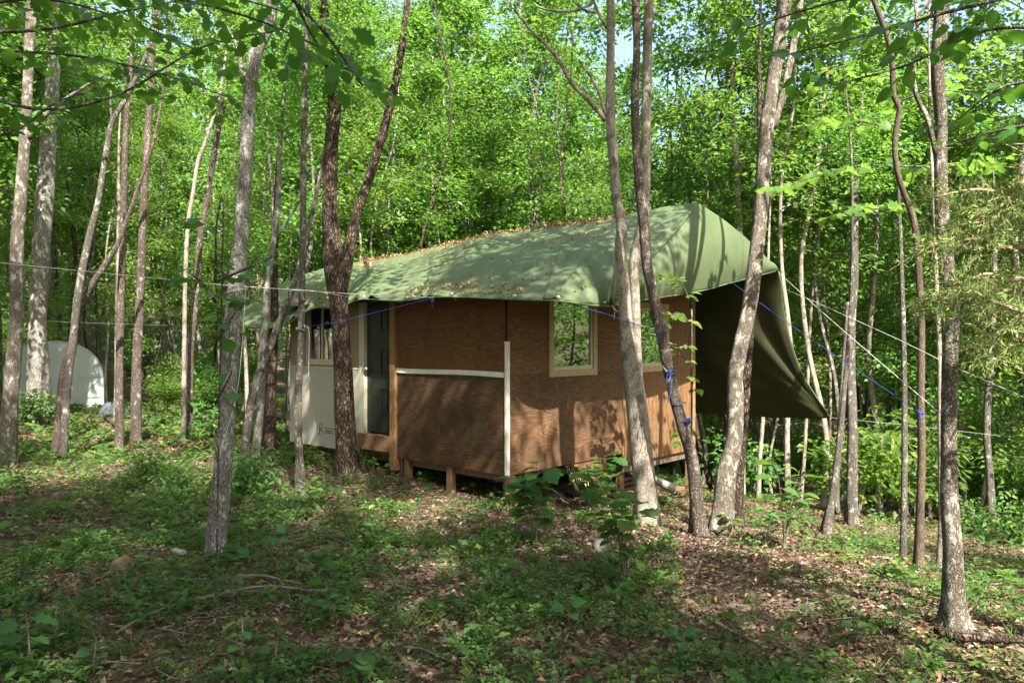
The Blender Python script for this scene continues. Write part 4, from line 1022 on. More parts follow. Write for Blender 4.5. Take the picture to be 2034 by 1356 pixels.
bough_tree('young maple with flat sprays of yellow green leaves behind the winding slim tree', 4.1, 7.9, .03, 4.2, [
    [W(1790, 330, 7.9), W(1700, 330, 7.7), W(1620, 350, 7.5), W(1540, 380, 7.4)], [W(1790, 260, 7.9), W(1700, 240, 7.9), W(1600, 250, 8.0)], [W(1790, 420, 7.9), W(1720, 410, 7.6), W(1650, 430, 7.4)], [W(1790, 200, 7.9), W(1860, 180, 7.7), W(1960, 190, 7.6)], [W(1790, 330, 7.9), W(1880, 330, 8.1), W(1980, 320, 8.2)], [W(1790, 160, 7.9), W(1700, 130, 8.2), W(1620, 150, 8.5)]], LEAF, 'maple', .13, seed=12, per=7, gap=.17, spread=.42)
bough_tree('thin sapling beside the grey barked tree with a few big pale leaves', -1.85, 4.7, .006, 2.6, [
    [W(428, 560, 4.7), W(430, 450, 4.65), W(440, 390, 4.6)], [W(428, 600, 4.7), W(400, 560, 4.6), W(370, 540, 4.6)], [W(428, 680, 4.7), W(455, 640, 4.6), W(480, 600, 4.6)], [W(428, 800, 4.7), W(450, 760, 4.6), W(462, 735, 4.5)], [W(428, 560, 4.7), W(520, 520, 4.7), W(560, 500, 4.8)]], LEAF_LOW, 'oak', .13, per=3, gap=.24, spread=.16, seed=21)
bough_tree('little sapling with bright leaves growing against the corner post', 2.2, 9.3, .012, 2.1, [
    [W(1370, 640, 9.3), W(1345, 620, 9.2), W(1320, 640, 9.1)], [W(1370, 680, 9.3), W(1340, 690, 9.2), W(1290, 650, 9.1)], [W(1370, 600, 9.3), W(1350, 560, 9.2), W(1300, 545, 9.0)], [W(1370, 720, 9.3), W(1345, 700, 9.2)], [W(1370, 780, 9.3), W(1380, 750, 9.2)], [W(1370, 840, 9.3), W(1345, 870, 9.2)]], LEAF_YEL, 'ovate', .13, per=4, gap=.14, spread=.18, seed=23)

# cedar reaching in from the side
cx_, cy_ = 3.25, 4.0
foot = Vector((cx_, cy_, float(gnd(cx_, cy_)))); ced = empty('cedar_tree', foot)
tag(ced, 'red cedar outside the picture whose feathery sunlit boughs hang over a trunk', 'tree')
m = MB(); m.tube([(0, 0, -.2), (0, 0, 1.2), (.03, 0, 3), (0, 0, 5.5)], [.1, .085, .07, .02], 12, .08, .15, 3, .3); m.build('trunk', BARK_RED, ced, smooth=True)
r = np.random.default_rng(77); Ps, Ds, Ns, Ls = [], [], [], []
cb = [[W(2230, 370, 4.0), W(2034, 388, 3.9), W(1945, 376, 3.85), W(1860, 390, 3.8)], [W(2230, 430, 4.0), W(2034, 490, 3.8), W(1940, 475, 3.75), W(1850, 485, 3.7)], [W(2230, 480, 4.1), W(2034, 552, 3.9), W(1950, 545, 3.85), W(1865, 600, 3.8)],
      [W(2230, 560, 4.0), W(2034, 577, 4.1), W(1940, 580, 4.1), W(1830, 600, 4.2)], [W(2230, 720, 4.0), W(2060, 690, 3.9), W(1990, 640, 3.85), W(1950, 600, 3.8)], [W(2230, 560, 4.3), W(2040, 640, 4.3), W(1980, 670, 4.2), W(1935, 690, 4.1)], [W(2230, 330, 4.3), W(2034, 430, 4.2), W(1960, 440, 4.1), W(1890, 450, 4.0)],
      [W(2230, 600, 3.8), W(2060, 620, 3.7), W(1980, 600, 3.7), W(1900, 560, 3.7)], [W(2230, 300, 4.0), W(2070, 330, 3.9), W(2000, 400, 3.8), W(1950, 430, 3.8)]]
for bi, bg in enumerate(cb):
    P_, R_ = resample([p - foot for p in bg], np.linspace(.016, .003, len(bg)), .03)
    w = MB(); w.tube(P_, R_, 6, .05)
    T = unit(np.gradient(P_, axis=0))
    for i in range(int(len(P_) * .25), len(P_)):
        for rep in range(2):
            s = unit(np.cross(T[i], r.normal(size=3))); d = unit(T[i] * .8 + s * .9 + np.array([0, 0, -.15])); l1 = r.uniform(.06, .22)
            e1 = P_[i] + d * l1 + np.array([0, 0, -.04])
            w.tube([P_[i], e1], [.0025, .0012], 3)
            for q in range(int(l1 / .014)):
                pb = P_[i] + (e1 - P_[i]) * r.random(); dd = unit(d + r.normal(size=3) * .6 + np.array([0, 0, -.1]))
                l2 = r.uniform(.02, .055)
                for z in range(4):
                    pz = pb + dd * l2 * z / 4; d3 = unit(dd + r.normal(size=3) * .55)
                    Ps.append(pz); Ds.append(d3); Ns.append(r.normal(size=3)); Ls.append(r.uniform(.018, .042))
    w.build('bough', CEDAR_TWIG, ced)
v, t = kite_leaves(np.array(Ps), np.array(Ds), np.array(Ns), np.array(Ls), .10, .03)
mk('foliage', v, t, CEDAR, ced)

# ------------------------------------------------------------------ greenhouse
gY = 19.5; gc = W(112, 822, gY)
gh = empty('hoop_greenhouse', (gc.x, gc.y, float(gnd(gc.x, gc.y)) - 0.12), math.radians(35))
tag(gh, 'small white plastic hoop greenhouse half hidden among the trees', 'greenhouse')
gw, ghh, gl = 1.08, 1.86, 4.5
th = np.linspace(0, np.pi, 25)
prof = [(gw, 0.0), (gw * 1.0, 0.45), (gw * .995, 0.8)] + [(gw * math.cos(a) * .99, 0.85 + (ghh - .85) * math.sin(a) ** .9) for a in th[1:-1]] + [(-gw * .995, .8), (-gw, .45), (-gw, 0)]
prof = np.array(prof); npf = len(prof)
vs = [(x, y, z) for y in np.linspace(0.03, gl, 10) for x, z in prof]
mk('film_cover', vs, gridq(10, npf, 0), FILM, gh, smooth=True)
m = MB(); cpt = len(prof); m.add([(x, 0, z) for x, z in prof] + [(0, 0, .4)], None, [[i, i + 1, cpt] for i in range(cpt - 1)] + [[cpt - 1, 0, cpt]]); m.build('end_panel', FILM, gh)
m = MB(); m.tube([(x * 1.005, -0.012, z) for x, z in prof], .014, 6); m.build('hoop', METAL, gh)
for y in (1.5, 3.0, 4.4):
    m = MB(); m.tube([(x * .985, y, z * .985) for x, z in prof], .014, 6); m.build('hoop', METAL, gh)
m = MB(); m.bar((.42, -.012, 0), (.42, -.012, 1.72), .03, .01).bar((-.42, -.012, 0), (-.42, -.012, 1.72), .03, .01).bar((.44, -.012, .93), (1.04, -.012, .93), .01, .02).bar((.46, -.014, .35), (1.02, -.014, .88), .01, .018).bar((.44, -.012, .38), (1.05, -.012, .38), .01, .015)
m.build('end_frame', METAL, gh)
# covered mound by the greenhouse
mp = W(222, 815, 18.0); z0 = float(gnd(mp.x, mp.y))
V = []
r = np.random.default_rng(4)
for i in range(9):
    for j in range(16):
        a = j / 16 * 2 * np.pi; f = i / 8
        V.append((math.cos(a) * .34 * math.cos(f * 1.5) * (1 + .2 * math.sin(3 * a)), math.sin(a) * .3 * math.cos(f * 1.5), .30 * math.sin(f * 1.57) * (1 + .15 * math.sin(2 * a + f * 3))))
q = [[i * 16 + j, i * 16 + (j + 1) % 16, (i + 1) * 16 + (j + 1) % 16, (i + 1) * 16 + j] for i in range(8) for j in range(16)]
o = mk('covered_heap', V, q, plain('grey_sheet', (.10, .115, .125), .5, .4, .4, 3), smooth=True, loc=(mp.x, mp.y, z0)); tag(o, 'low heap under a grey sheet beside the greenhouse', 'heap')

# ------------------------------------------------------------------ ropes
def rope(label, pts, mat, sag=0.0, rad=.0028, extra=(), knots=(), name='rope'):
    pts = [Vector(p) for p in pts]
    if len(pts) == 2:
        a_, b_ = pts; pts = [a_.lerp(b_, t / 10) - Vector((0, 0, sag * math.sin(math.pi * t / 10))) for t in range(11)]
    m = MB(); m.tube(pts, rad, 6); o = m.build(name, mat, None, smooth=True); tag(o, label, 'rope')
    for e in extra:
        w = MB(); w.tube(e, rad * .9, 6, 0, .03); w.build('loose_end', mat, o, smooth=True)
    for (c, rk, n) in knots:
        w = MB(); c = Vector(c)
        for q in range(n):
            ax = unit(rs.normal(size=3)); e1 = unit(np.cross(ax, [0.3, .2, .9])); e2 = np.cross(ax, e1)
            w.tube([tuple(np.array(c) + rk * (math.cos(t) * e1 + math.sin(t) * e2) * rs.uniform(.7, 1.1)) for t in np.linspace(0, 5.8, 9)], rad, 5)
        w.build('knot', mat, o, smooth=True)
    return o
def loop(px, py, Y, rp, tilt=0.0, n=14):
    R_ = rp / F * Y; c = W(px, py, Y)
    return [c + Vector((math.cos(a) * R_, math.sin(a) * R_, tilt * math.cos(a) * R_)) for a in np.linspace(0, 2 * np.pi, n + 1)]
Y7 = T7.location.y
rope('long white rope running from beyond the picture edge to the eave over the door', [W(-300, 488, 5.2), W(0, 522, 5.4), W(200, 542, 5.6), W(455, 567, Y7 - .14), W(590, 576, 7.6), W(690, 583, 8.6), W(865, 591, 9.36)], ROPE_W, rad=.003)
rope('white rope looped round the grey barked tree with a long end hanging down it', loop(470, 578, Y7, 20, .2), ROPE_W, extra=[[W(488, 572, Y7 - .13), W(484, 640, Y7 - .16), W(476, 740, Y7 - .17), W(466, 800, Y7 - .17), W(452, 850, Y7 - .16), W(440, 885, Y7 - .17)], [W(455, 590, Y7 - .14), W(463, 600, Y7 - .16), W(478, 603, Y7 - .16), W(488, 600, Y7 - .15)]], knots=[(W(487, 571, Y7 - .13), .018, 3)])
Y8 = TREES['thin grey pole of a tree before the cabin window with rope knotted round it'].location.y
rope('second white rope from the thin grey pole along the eave', [W(590, 574, Y8 - .05), W(640, 580, 8.6), W(692, 590, 9.4)], ROPE_W, extra=[[W(585, 572, Y8 - .08), W(597, 580, Y8 - .1), W(603, 596, Y8 - .08)]])
rope('blue rope from the eave by the door to the thin grey pole', [W(860, 592, 9.4), W(690, 634, 8.75), W(664, 641, 8.5), W(640, 645, 8.35), W(598, 649, Y8 - .07)], ROPE_B, extra=[[W(860, 592, 9.38), W(858, 603, 9.37), W(860, 613, 9.38)]], knots=[(W(859, 597, 9.37), .02, 4), (W(650, 641, 8.4), .016, 3)])
rope('grey rope wound round the thin pole with an end hanging before the siding', loop(597, 650, Y8, 9.5, .5), ROPE_W, extra=[[W(606, 649, Y8 - .06), W(613, 651, Y8 - .08), W(614, 690, Y8 - .08), W(613, 740, Y8 - .08), W(616, 757, Y8 - .09)], loop(597, 653, Y8, 9.5, -.3)], knots=[(W(606, 649, Y8 - .08), .016, 3)])
Y14 = TREES['leaning reddish trunk with blue cords knotted round its lower half'].location.y
rope('bright blue rope from the eave over the window to the leaning reddish trunk', [W(1115, 598, 8.75), W(1215, 627, 8.0), W(1300, 657, Y14 - .02)], ROPE_B, rad=.0048, extra=[[W(1303, 658, Y14 - .1), W(1307, 668, Y14 - .12), W(1306, 684, Y14 - .12)], loop(1314, 659, Y14, 14, .05)], knots=[(W(1112, 600, 8.72), .025, 3), (W(1303, 659, Y14 - .09), .014, 3)])
rope('thin white rope from the gathered tarp corner to the knots on the leaning trunk', [W(1217, 608, 8.9), W(1258, 655, 8.3), W(1325, 738, Y14 - .08)], ROPE_W, rad=.004, extra=[[W(1215, 606, 8.88), W(1221, 618, 8.88), W(1219, 634, 8.88)]])
rope('navy cord bundle knotted round the leaning trunk with ends hanging', loop(1329, 735, Y14, 14.5, .05), ROPE_B, rad=.0045, extra=[loop(1331, 742, Y14, 14.5, -.1), [W(1330, 740, Y14 - .1), W(1334, 760, Y14 - .12), W(1333, 775, Y14 - .12), W(1327, 799, Y14 - .12)], [W(1326, 742, Y14 - .1), W(1323, 760, Y14 - .11), W(1324, 766, Y14 - .11)]], knots=[(W(1330, 738, Y14 - .09), .024, 6)])
rope('blue cord ring low on the leaning trunk', loop(1347, 801, Y14, 15, .15), ROPE_B, rad=.004)
rope('blue knotted tangle lowest on the leaning trunk', loop(1360, 835, Y14, 15, .1), ROPE_B, rad=.004, knots=[(W(1367, 835, Y14 - .08), .030, 8)])
Y19 = TREES['winding slim tree with a dark snaking upper stem and a blue knot'].location.y
rope('blue rope from the lit tarp flap down to the winding slim tree', [W(1455, 562, 10.6), W(1828, 819, Y19 - .04)], ROPE_B, sag=.02, rad=.0033, extra=[loop(1829, 820, Y19, 9, .1), [W(1828, 820, Y19 - .06), W(1829, 832, Y19 - .07), W(1828, 842, Y19 - .06)]], knots=[(W(1828, 819, Y19 - .05), .014, 4)])
Y18 = TREES['rough barked trunk closest among those by the cedar boughs, flared at its foot'].location.y
rope('thin white rope from the far tarp corner down to the rough barked trunk', [W(1546, 540, Bp.y), W(1874, 826, Y18)], ROPE_W, sag=.02, rad=.0025)
rope('pale tie rope from the tarp edge past the rough barked trunk and out of view', [W(1557, 573, 11.9), W(1620, 600, 10.4), W(1780, 672, 6.6), W(1905, 733, 4.9), W(2034, 789, 3.9), W(2300, 880, 2.9)], ROPE_W, rad=.0028)
rope('grey rope from the lowest tarp corner to the trees down the slope', [W(1650, 829, 12.75), W(1820, 846, 12.9), W(1985, 865, 13.0)], ROPE_G, rad=.004)
rope('thin grey line strung between the trees by the greenhouse', [W(-60, 628, 10.2), W(140, 640, 11.0), W(400, 648, 12.0)], ROPE_G, rad=.0016)

# ------------------------------------------------------------------ things under and around the cabin
m = MB()
lp = AB(0.7, 2.9, 0)
for k, (dx, dy, z, l, w, h) in enumerate(((0, 0, 0, 1.6, .14, .045), (.1, .03, .05, 1.5, .14, .045), (-.05, .16, .0, 1.8, .15, .045), (.0, .1, .10, 1.4, .2, .04), (.2, .02, .145, 1.2, .14, .045), (-.2, .3, .02, 1.9, .2, .05))):
    pass
lpz = float(gnd(lp.x, lp.y))
lum = empty('lumber_stack', (lp.x, lp.y, lpz), math.atan2(UR.y, UR.x) + .08); tag(lum, 'stack of dark old boards lying under the cabin floor', 'lumber stack')
for k in range(9):
    MB().box(-.9 + rs.uniform(-.1, .1), .8 + rs.uniform(-.1, .2), -.15 + (k % 3) * .19, .02 + (k % 3) * .19, .03 + (k // 3) * .085, .075 + (k // 3) * .085).build('board', [OLD_BOARD, LUMBER_H][k % 4 == 1], lum, bevel=.003)
lb = AB(-.1, 2.75, 0); g0 = float(gnd(lb.x, lb.y))
MBo = MB().bar((lb.x - .3, lb.y - .05, g0 + .17), (lb.x + 1.1, lb.y + .9, g0 + .10), .11, .045).build('plank', LUMBER_H, None, bevel=.003); tag(MBo, 'reddish plank lying behind the pale double stemmed tree', 'plank')
cc_ = AB(.12, 1.62, 0); cz = -.08
co = empty('cord_bundle', (cc_.x, cc_.y, cz), math.atan2(UR.y, UR.x)); tag(co, 'bundle of pale cord draped from a nail under the cabin', 'cord bundle')
m = MB()
for k in range(26):
    x = -.30 + k * .022; dr = .26 + .05 * math.sin(k * .6) + rs.uniform(-.02, .02)
    m.tube([(x, rs.uniform(-.03, .03), 0), (x + .05, rs.uniform(-.03, .03), -.02 - dr * .35), (x + .13, rs.uniform(-.03, .03), -.04 - dr * .7), (x + .17, rs.uniform(-.03, .03), -.05 - dr)], .005, 5, 0, .06)
m.build('cord_strands', CORD, co, smooth=True)
m = MB(); m.tube([(-.34, 0, .0), (-.1, 0, .02), (.15, 0, .01), (.32, 0, -.06), (.40, 0, -.22), (.42, 0, -.32)], .014, 7, 0, .04); m.build('cord_wrap', CORD, co, smooth=True)
pl0 = W(1290, 945, 10.6); m = MB(); m.tube([pl0, W(1312, 958, 10.7), W(1336, 970, 10.8)], [.04, .055, .075], 10, .1, .1); o = m.build('cut_log', PIPE, None, smooth=True); tag(o, 'short grey cut log on the ground behind the pale double stemmed tree', 'log')

# loose things on the forest floor
def blob(name, label, cat, px, py, size, mat, squash=.6, seed=1, rough_=.25, hole=False, sunk=.3):
    Yb = solveY(px, py); p = W(px, py, Yb); z = float(gnd(p.x, p.y)); V = []; nu, nv2 = 20, 12
    for i in range(nv2 + 1):
        for j in range(nu):
            a = j / nu * 2 * np.pi; f = i / nv2 * np.pi - np.pi / 2
            d = np.array([math.cos(a) * math.cos(f), math.sin(a) * math.cos(f), math.sin(f)])
            k = 1 + rough_ * (mnoise.noise(Vector(d * 1.6) + Vector((seed * 3.1, 0, 0))) * 1.3 + .5 * mnoise.noise(Vector(d * 4.0) + Vector((seed, 5, 0))))
            V.append(d * k * size * np.array([1, .8, squash]))
    q = [[i * nu + j, i * nu + (j + 1) % nu, (i + 1) * nu + (j + 1) % nu, (i + 1) * nu + j] for i in range(nv2) for j in range(nu)]
    o = mk(name, V, q, mat, smooth=True, loc=(p.x, p.y, z + size * squash * (1 - sunk * 2))); tag(o, label, cat); return o, p
blob('stone', 'grey stone on the leaf litter beside the lobed oak seedling', 'stone', 1195, 1092, .085, ROCK, .7, 2)
blob('stone', 'flat stone half buried by the corner post of the cabin', 'stone', 1100, 990, .16, ROCK, .45, 4)
def stump(label, px, py, r0, h, seed):
    Yb = solveY(px, py); p = W(px, py, Yb); z = float(gnd(p.x, p.y)); root = empty('rotten_stump', (p.x, p.y, z)); tag(root, label, 'stump')
    n = 22; V = []; lev = [(-.1, 1.35), (0, 1.25), (.35, 1.0), (.75, .92), (1.0, .86), (.95, .66), (.55, .58), (.15, .5)]
    for hz, rr in lev:
        for j in range(n):
            a = j / n * 2 * np.pi; jag = (.25 * mnoise.noise(Vector((math.cos(a) * 2, math.sin(a) * 2, seed))) + .55 * max(0, math.cos(a + seed)) - .3) * max(hz, 0)
            R_ = r0 * rr * (1 + .18 * mnoise.noise(Vector((math.cos(a) * 3, math.sin(a) * 3, hz * 2 + seed))))
            V.append((math.cos(a) * R_, math.sin(a) * R_, h * (hz + jag)))
    q = [[i * n + j, i * n + (j + 1) % n, (i + 1) * n + (j + 1) % n, (i + 1) * n + j] for i in range(len(lev) - 1) for j in range(n)]
    V.append((0, 0, .02)); t = [[(len(lev) - 1) * n + j, (len(lev) - 1) * n + (j + 1) % n, len(V) - 1] for j in range(n)]
    mk('shell', V, [np.array(q), np.array(t)], DEADWOOD, root, smooth=True)
    w = MB()
    for k in range(4):
        a = seed + k * 1.6; w.tube([(math.cos(a) * r0 * .9, math.sin(a) * r0 * .9, h * .25), (math.cos(a) * r0 * 1.7, math.sin(a) * r0 * 1.7, .03), (math.cos(a + .2) * r0 * 2.6, math.sin(a + .2) * r0 * 2.6, -.03)], [r0 * .28, r0 * .18, r0 * .06], 7, .1, .05, seed)
    w.build('root', DEADWOOD, root, smooth=True)
stump('crumbling rotten stump in the sunny patch of litter', 245, 1140, .085, .12, 1.0)
stump('small hollow mossy stump with a dark hole', 600, 1140, .07, .09, 2.4)
Yb = solveY(356, 1108); p = W(356, 1108, Yb); z = float(gnd(p.x, p.y))
m = MB(); m.tube([(p.x - .055, p.y + .02, z + .05), (p.x - .045, p.y + .015, z + .05), (p.x + .03, p.y - .01, z + .04), (p.x + .06, p.y - .03, z + .035)], [.012, .024, .026, .018], 9, .1); tag(m.build('wood_chunk', BOTTLE, None, smooth=True), 'short pale bleached piece of wood on the moss', 'wood chunk')
STICKS = [((385, 1205), (520, 1180), (640, 1183), (705, 1165), .012, 'long pale bent stick between the rotten stumps'), ((230, 1270), (300, 1235), (380, 1205), (385, 1203), .008, 'thin stick running toward the rotten stump'), ((470, 1155), (520, 1158), (560, 1165), (600, 1170), .011, 'short stick beside the hollow stump'),
          ((270, 1185), (320, 1175), (370, 1165), (410, 1160), .008, 'pale twig across the sunny litter patch'), ((950, 1170), (1010, 1172), (1060, 1178), (1110, 1190), .006, 'curved pale twig on the weeds below the seedlings'), ((1080, 1168), (1110, 1195), (1140, 1220), (1160, 1245), .006, 'slanting twig among the weeds below the seedlings'),
          ((800, 1300), (840, 1310), (870, 1322), (900, 1330), .008, 'stick on the moss near the bottom of the view'), ((720, 1010), (760, 990), (790, 980), (812, 966), .005, 'fine bare twig before the cabin posts'), ((1250, 1245), (1290, 1258), (1330, 1268), (1380, 1300), .008, 'forked twig in the shade below the oak seedling'),
          ((1540, 1290), (1580, 1305), (1640, 1330), (1700, 1352), .007, 'long thin twig in the shaded weeds'), ((1860, 1275), (1900, 1282), (1960, 1290), (2030, 1296), .03, 'dark rotting branch at the foot of the rough barked trunk'), ((60, 1335), (100, 1338), (150, 1340), (205, 1345), .007, 'thin stick among broad leaves'),
          ((1420, 1250), (1450, 1268), (1490, 1290), (1510, 1300), .014, 'dark mossy branch on the shaded litter'), ((205, 830), (225, 848), (248, 862), (270, 872), .03, 'fallen bare branch beside the grey heap')]
for a1, a2, a3, a4, rr, lab in STICKS:
    P_ = []
    for (px, py) in (a1, a2, a3, a4):
        Yb = solveY(px, py); p = W(px, py, Yb); P_.append(Vector((p.x, p.y, float(gnd(p.x, p.y)) + rr + .022 + rs.uniform(0, .02))))
    m = MB(); m.tube(P_, [rr, rr * .95, rr * .8, rr * .45], 7, .12, .06, a1[0]); tag(m.build('fallen_stick', BARK_TWIG if rr < .025 else BARK_DARK, None, smooth=True), lab, 'stick')

# ------------------------------------------------------------------ seedlings and saplings on the floor
def seedling(kind, L, stems, h, mat, seed, pairs=4):
    r = np.random.default_rng(seed); root = empty('leafy_seedling', (0, 0, 0)); Ps, Ds, Ns, Ls = [], [], [], []; w = MB()
    for s in range(stems):
        az = r.uniform(0, 6.28); lean = r.uniform(.05, .45) if stems > 1 else .08
        tip = np.array([math.cos(az) * lean * h, math.sin(az) * lean * h, h * r.uniform(.75, 1.05)]); mid = tip * [.35, .35, .55]
        w.tube([(0, 0, -.05), mid, tip], [.006, .004, .002], 5, 0, .05)
        for k in range(pairs * 2):
            u = .3 + .7 * (k + .5) / (pairs * 2); pb = np.array([0, 0, 0]) * (1 - u) ** 2 + 2 * u * (1 - u) * mid + u * u * tip
            a = k * 2.4 + r.uniform(-.4, .4); d = np.array([math.cos(a), math.sin(a), .15 + .35 * r.normal() * .5])
            pet = pb + d * L * .25; w.tube([pb, pet], [.0018, .0012], 3)
            Ps.append(pet); Ds.append(d); Ns.append(np.array([0, 0, 1]) - d * .1 + r.normal(size=3) * .28); Ls.append(L * r.uniform(.6, 1.15) * (0.7 + .4 * u))
    w.build('stem', BARK_TWIG, root)
    v, q = big_leaves(np.array(Ps), np.array(Ds), np.array(Ns), np.array(Ls), kind); mk('leaves', v, q, mat, root, smooth=True)
    return [root, False]
SEED = {'oak_a': seedling('oak', .17, 4, .85, LEAF_DARK, 41, 8), 'oak_b': seedling('oak', .16, 4, .62, LEAF_DARK, 42, 8), 'broad': seedling('ovate', .11, 1, .22, LEAF_LOW, 43, 3), 'round': seedling('round', .10, 2, .14, LEAF_LOW, 44, 2), 'maple': seedling('maple', .12, 1, .26, LEAF_LOW, 45, 3), 'bright': seedling('ovate', .13, 2, .30, LEAF_YEL, 46, 3), 'tall': seedling('ovate', .13, 3, .75, LEAF_LOW, 47, 5), 'small': seedling('ovate', .07, 2, .12, LEAF_LOW, 48, 3)}
def put_seed(k, px, py, s, label, group=None):
    p_ = SEED[k]; o = copy_tree(p_[0]) if p_[1] else p_[0]; p_[1] = True
    if 'group' in o.keys(): del o['group']
    Yb = solveY(px, py); p = W(px, py, Yb); o.location = (p.x, p.y, float(gnd(p.x, p.y))); o.scale = (s, s, s); o.rotation_euler = (0, 0, random.uniform(0, 6.28)); tag(o, label, 'seedling', group)
put_seed('oak_a', 1245, 1165, 1.0, 'tallest lobed oak seedling, standing before the pale double stemmed tree')
put_seed('oak_b', 1065, 1080, 1.12, 'dark lobed oak seedling before the white cabin corner')
put_seed('oak_b', 1190, 1010, 1.1, 'oak seedling at the lit post under the cabin')
for k, px, py, s, lab in (('bright', 890, 1045, .75, 'yellow green seedling on the open ground before the cabin'), ('tall', 1520, 1090, .8, 'broad leaved sapling amid the sunny litter below the tarp'), ('bright', 1450, 1060, .9, 'bright sapling beside the foot of the leaning reddish trunk'), ('tall', 1590, 1100, .6, 'low seedling before the tall leafy sapling down the slope'), ('bright', 1680, 1130, .7, 'low yellow green seedling in the sunny litter'),
    ('bright', 1760, 1100, .7, 'seedling in the sunny litter by the winding slim tree'), ('tall', 1558, 1088, 1.35, 'tall leafy sapling standing alone below the tarp hem'), ('tall', 1640, 1010, .7, 'sapling in the shade down the slope'), ('broad', 1800, 1190, .9, 'seedling before the slim white stemmed sapling'), ('tall', 1960, 1120, .7, 'weedy sapling behind the rough barked trunk'), ('bright', 2000, 1180, .6, 'bright low seedling near the picture edge past the rough barked trunk'), ('broad', 1940, 1215, .7, 'seedling at the foot of the rough barked trunk'),
    ('round', 440, 1135, 1.2, 'round leaved weed at the foot of the grey barked tree'), ('round', 470, 1120, .9, 'smaller round leaved weed beside the grey barked tree'), ('broad', 540, 1110, 1.2, 'dark broad leaved seedling near the hollow stump'), ('maple', 60, 1330, 1.2, 'broad leaved seedling in the bottom corner under the mossy ground'), ('maple', 110, 1300, 1.1, 'maple seedling among thin sticks'), ('broad', 185, 1345, 1.1, 'low seedling whose leaves cover a thin stick'), ('maple', 480, 1320, 1.0, 'seedling with one bright upright leaf'), ('broad', 545, 1345, 1.1, 'broad seedling by the mossy edge of the view'), ('small', 660, 1240, 1.4, 'leafy weed tuft past the long bent stick'), ('broad', 650, 1215, 1.0, 'upright seedling at the end of the long bent stick'),
    ('broad', 150, 1265, .9, 'dark bluish seedling above the broad corner leaves'), ('maple', 465, 1210, .9, 'seedling growing through the long pale bent stick'), ('tall', 30, 1010, .7, 'tall dark weed at the picture edge on the mossy ground'), ('round', 40, 1075, 1.2, 'round dark leaf plant at the picture edge'), ('tall', 15, 930, .6, 'leafy weed at the foot of the brown tree by the edge'), ('broad', 1130, 1250, .9, 'seedling below the curved pale twigs'), ('small', 1160, 1180, 1.2, 'small bright weed below the oak seedlings'), ('broad', 1280, 1230, .8, 'low seedling in the shade under the tallest oak seedling'), ('maple', 1600, 1250, .8, 'dark seedling on the shaded litter'), ('broad', 1700, 1285, 1.0, 'broad dark seedling in the shade before the rough barked trunk'), ('broad', 1470, 1290, .9, 'seedling beside the dark mossy branch'), ('broad', 1360, 1310, .9, 'seedling at the bottom of the view in the shade'), ('round', 700, 1345, 1.0, 'round leaved weed on the moss at the bottom of the view'), ('broad', 760, 945, .8, 'leafy weed between the furrowed trunk and the cabin posts'), ('small', 740, 930, 1.4, 'pale weed at the foot of the furrowed trunk'), ('broad', 930, 985, .8, 'dark weed growing between the cabin posts'), ('tall', 1360, 985, .55, 'bright sapling in front of the corner post'), ('maple', 1785, 1270, 1.0, 'dark leafed seedling in the shade left bare of sun'), ('tall', 1740, 1060, .5, 'wispy seedling at the edge of the sunny litter')):
    put_seed(k, px, py, s, lab.replace(' left bare of sun', ' near the twigs'))

# ------------------------------------------------------------------ ground cover, leaf litter, twigs (nobody could count them)
def field(x, y, s, o): return (np.sin(x * 1.3 * s + o) + np.sin(y * 1.7 * s + o * 2.1) + np.sin((x + y) * 1.1 * s + o * .7) + np.sin((x - y) * 2.1 * s + o * 1.9)) / 4
def sample(n, y0, y1, power=1.0):
    y = y0 + (y1 - y0) * rs.random(n) ** power; x = rs.uniform(-.74, .74, n) * y
    return x, y
def litter(n, y0, y1, lo, hi):
    x, y = sample(n, y0, y1, 1.0); z = gnd(x, y) + rs.uniform(.0, .03, n)
    P = np.stack([x, y, z], 1); D = rs.normal(size=(n, 3)) * [1, 1, .28]; N = np.array([0, 0, 1]) + rs.normal(size=(n, 3)) * .42
    return kite_leaves(P, D, N, rs.uniform(lo, hi, n), .26, .16)
LIT_N = 1
parts = [litter(42000, 2.9, 7.5, .018, .062), litter(30000, 7.5, 15, .03, .085), litter(9000, 15, 30, .07, .13)]
V = np.concatenate([p[0] for p in parts]); off = np.cumsum([0] + [len(p[0]) for p in parts])[:-1]
T = np.concatenate([p[1] + o for p, o in zip(parts, off)])
tag(mk('leaf_litter', V, T, LITTER), 'dry brown leaves lying all over the forest floor', 'leaf litter', kind='stuff')
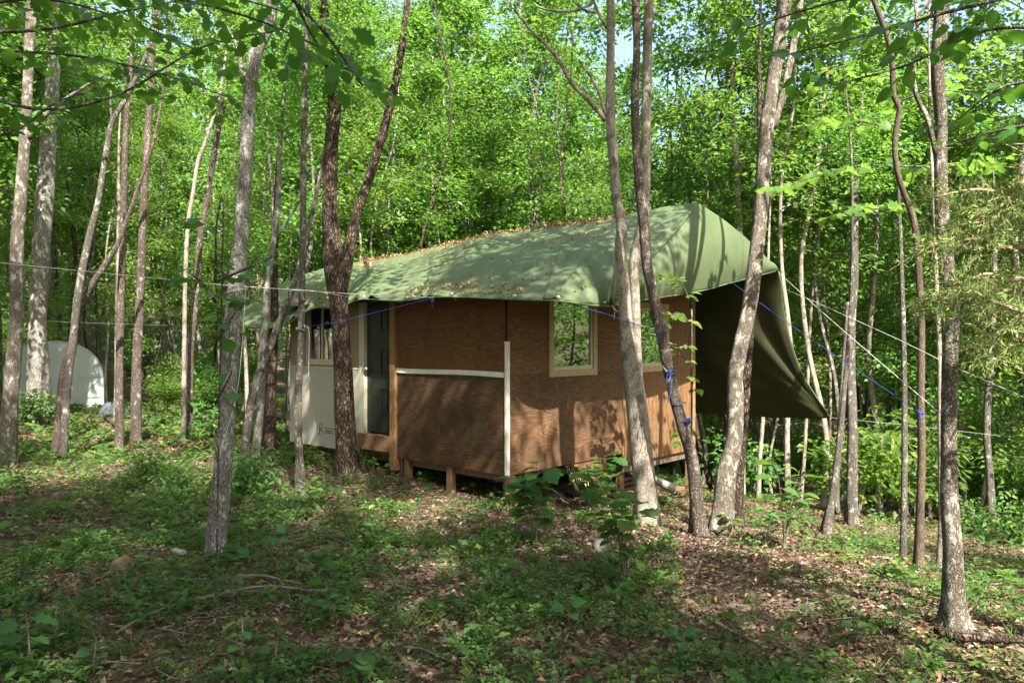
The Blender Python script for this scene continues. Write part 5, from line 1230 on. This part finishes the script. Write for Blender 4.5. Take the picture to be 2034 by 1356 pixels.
def weeds(n, y0, y1, lf, seedv):
    r = np.random.default_rng(seedv)
    y = r.uniform(y0, y1, n * 3); x = r.uniform(-.74, .74, n * 3) * y
    f = .7 * field(x, y, 1.3, 1.0) + .8 * field(x, y, 4.3, 2.2) + .45 * field(x, y, 10, 4.0) + .25 * (x < -.15 * y) - .35 * ((x > .22 * y) & (y > 4.2))
    f = f - .9 * np.exp(-((x - .7) ** 2 + (y - 9.6) ** 2) / 3.0)
    k = np.where(f + r.normal(size=len(x)) * .3 > .26)[0][:n]; x, y = x[k], y[k]; n = len(x)
    Ps, Ds, Ns, Ls = [], [], [], []
    per = 7
    vs = np.exp(r.normal(size=n) * .38); h = r.uniform(.015, .075, n) * vs * (1 + .5 * (r.random(n) > .85)); c = np.stack([x, y, gnd(x, y) + .01], 1)
    for q in range(per):
        a = q * 2.4 + r.uniform(0, 6.28, n); u = r.uniform(.25, 1.0, n)
        Ps.append(c + np.stack([np.cos(a) * .025, np.sin(a) * .025, h * u], 1)); Ds.append(np.stack([np.cos(a), np.sin(a), r.uniform(-.1, .7, n)], 1)); Ns.append(np.array([0, 0, 1]) + r.normal(size=(n, 3)) * .35); Ls.append(lf * vs * r.uniform(.5, 1.3, n))
    return kite_leaves(*map(np.concatenate, (Ps, Ds, Ns, Ls)), .30, .10)
parts = [weeds(7600, 2.8, 6.5, .027, 11), weeds(6900, 6.0, 11, .037, 12), weeds(4800, 11, 24, .08, 13)]
V = np.concatenate([p[0] for p in parts]); off = np.cumsum([0] + [len(p[0]) for p in parts])[:-1]
T = np.concatenate([p[1] + o for p, o in zip(parts, off)])
tag(mk('ground_cover', V, T, LEAF_LOW), 'low green weeds growing over the forest floor', 'ground cover', kind='stuff')
# grass tufts
r = np.random.default_rng(19); n = 1700
y = r.uniform(2.9, 12, n); x = r.uniform(-.72, .72, n) * y; k = field(x, y, .9, 3.0) > -.05; x, y = x[k], y[k]; n = len(x)
Ps, Ds, Ns, Ls = [], [], [], []
for q in range(12):
    a = r.uniform(0, 6.28, n); Ps.append(np.stack([x + r.normal(size=n) * .02, y + r.normal(size=n) * .02, gnd(x, y)], 1)); Ds.append(np.stack([np.cos(a) * .6, np.sin(a) * .6, r.uniform(.5, 1.2, n)], 1)); Ns.append(np.stack([-np.cos(a), -np.sin(a), np.full(n, .5)], 1)); Ls.append(r.uniform(.04, .13, n))
v, t = kite_leaves(*map(np.concatenate, (Ps, Ds, Ns, Ls)), .025, .01)
tag(mk('grass', v, t, LEAF_LOW), 'thin grass blades among the weeds', 'grass', kind='stuff')
m = MB()
for _ in range(420):
    y = rs.uniform(3.0, 11); x = rs.uniform(-.7, .7) * y; a = rs.uniform(0, 6.28); l = rs.uniform(.08, .38); bnd = rs.normal() * .12
    P_ = []
    for u in (0, .5, 1):
        xx = x + math.cos(a) * l * u - math.sin(a) * bnd * l * (u > .3); yy_ = y + math.sin(a) * l * u + math.cos(a) * bnd * l * (u > .3)
        P_.append((xx, yy_, float(gnd(xx, yy_)) + .02 + rs.uniform(0, .02)))
    rr = rs.uniform(.0016, .0042); m.tube(P_, [rr, rr, rr * .5], 4)
tag(m.build('fine_twigs', BARK_TWIG), 'fine dead twigs littering the forest floor', 'twigs', kind='stuff')
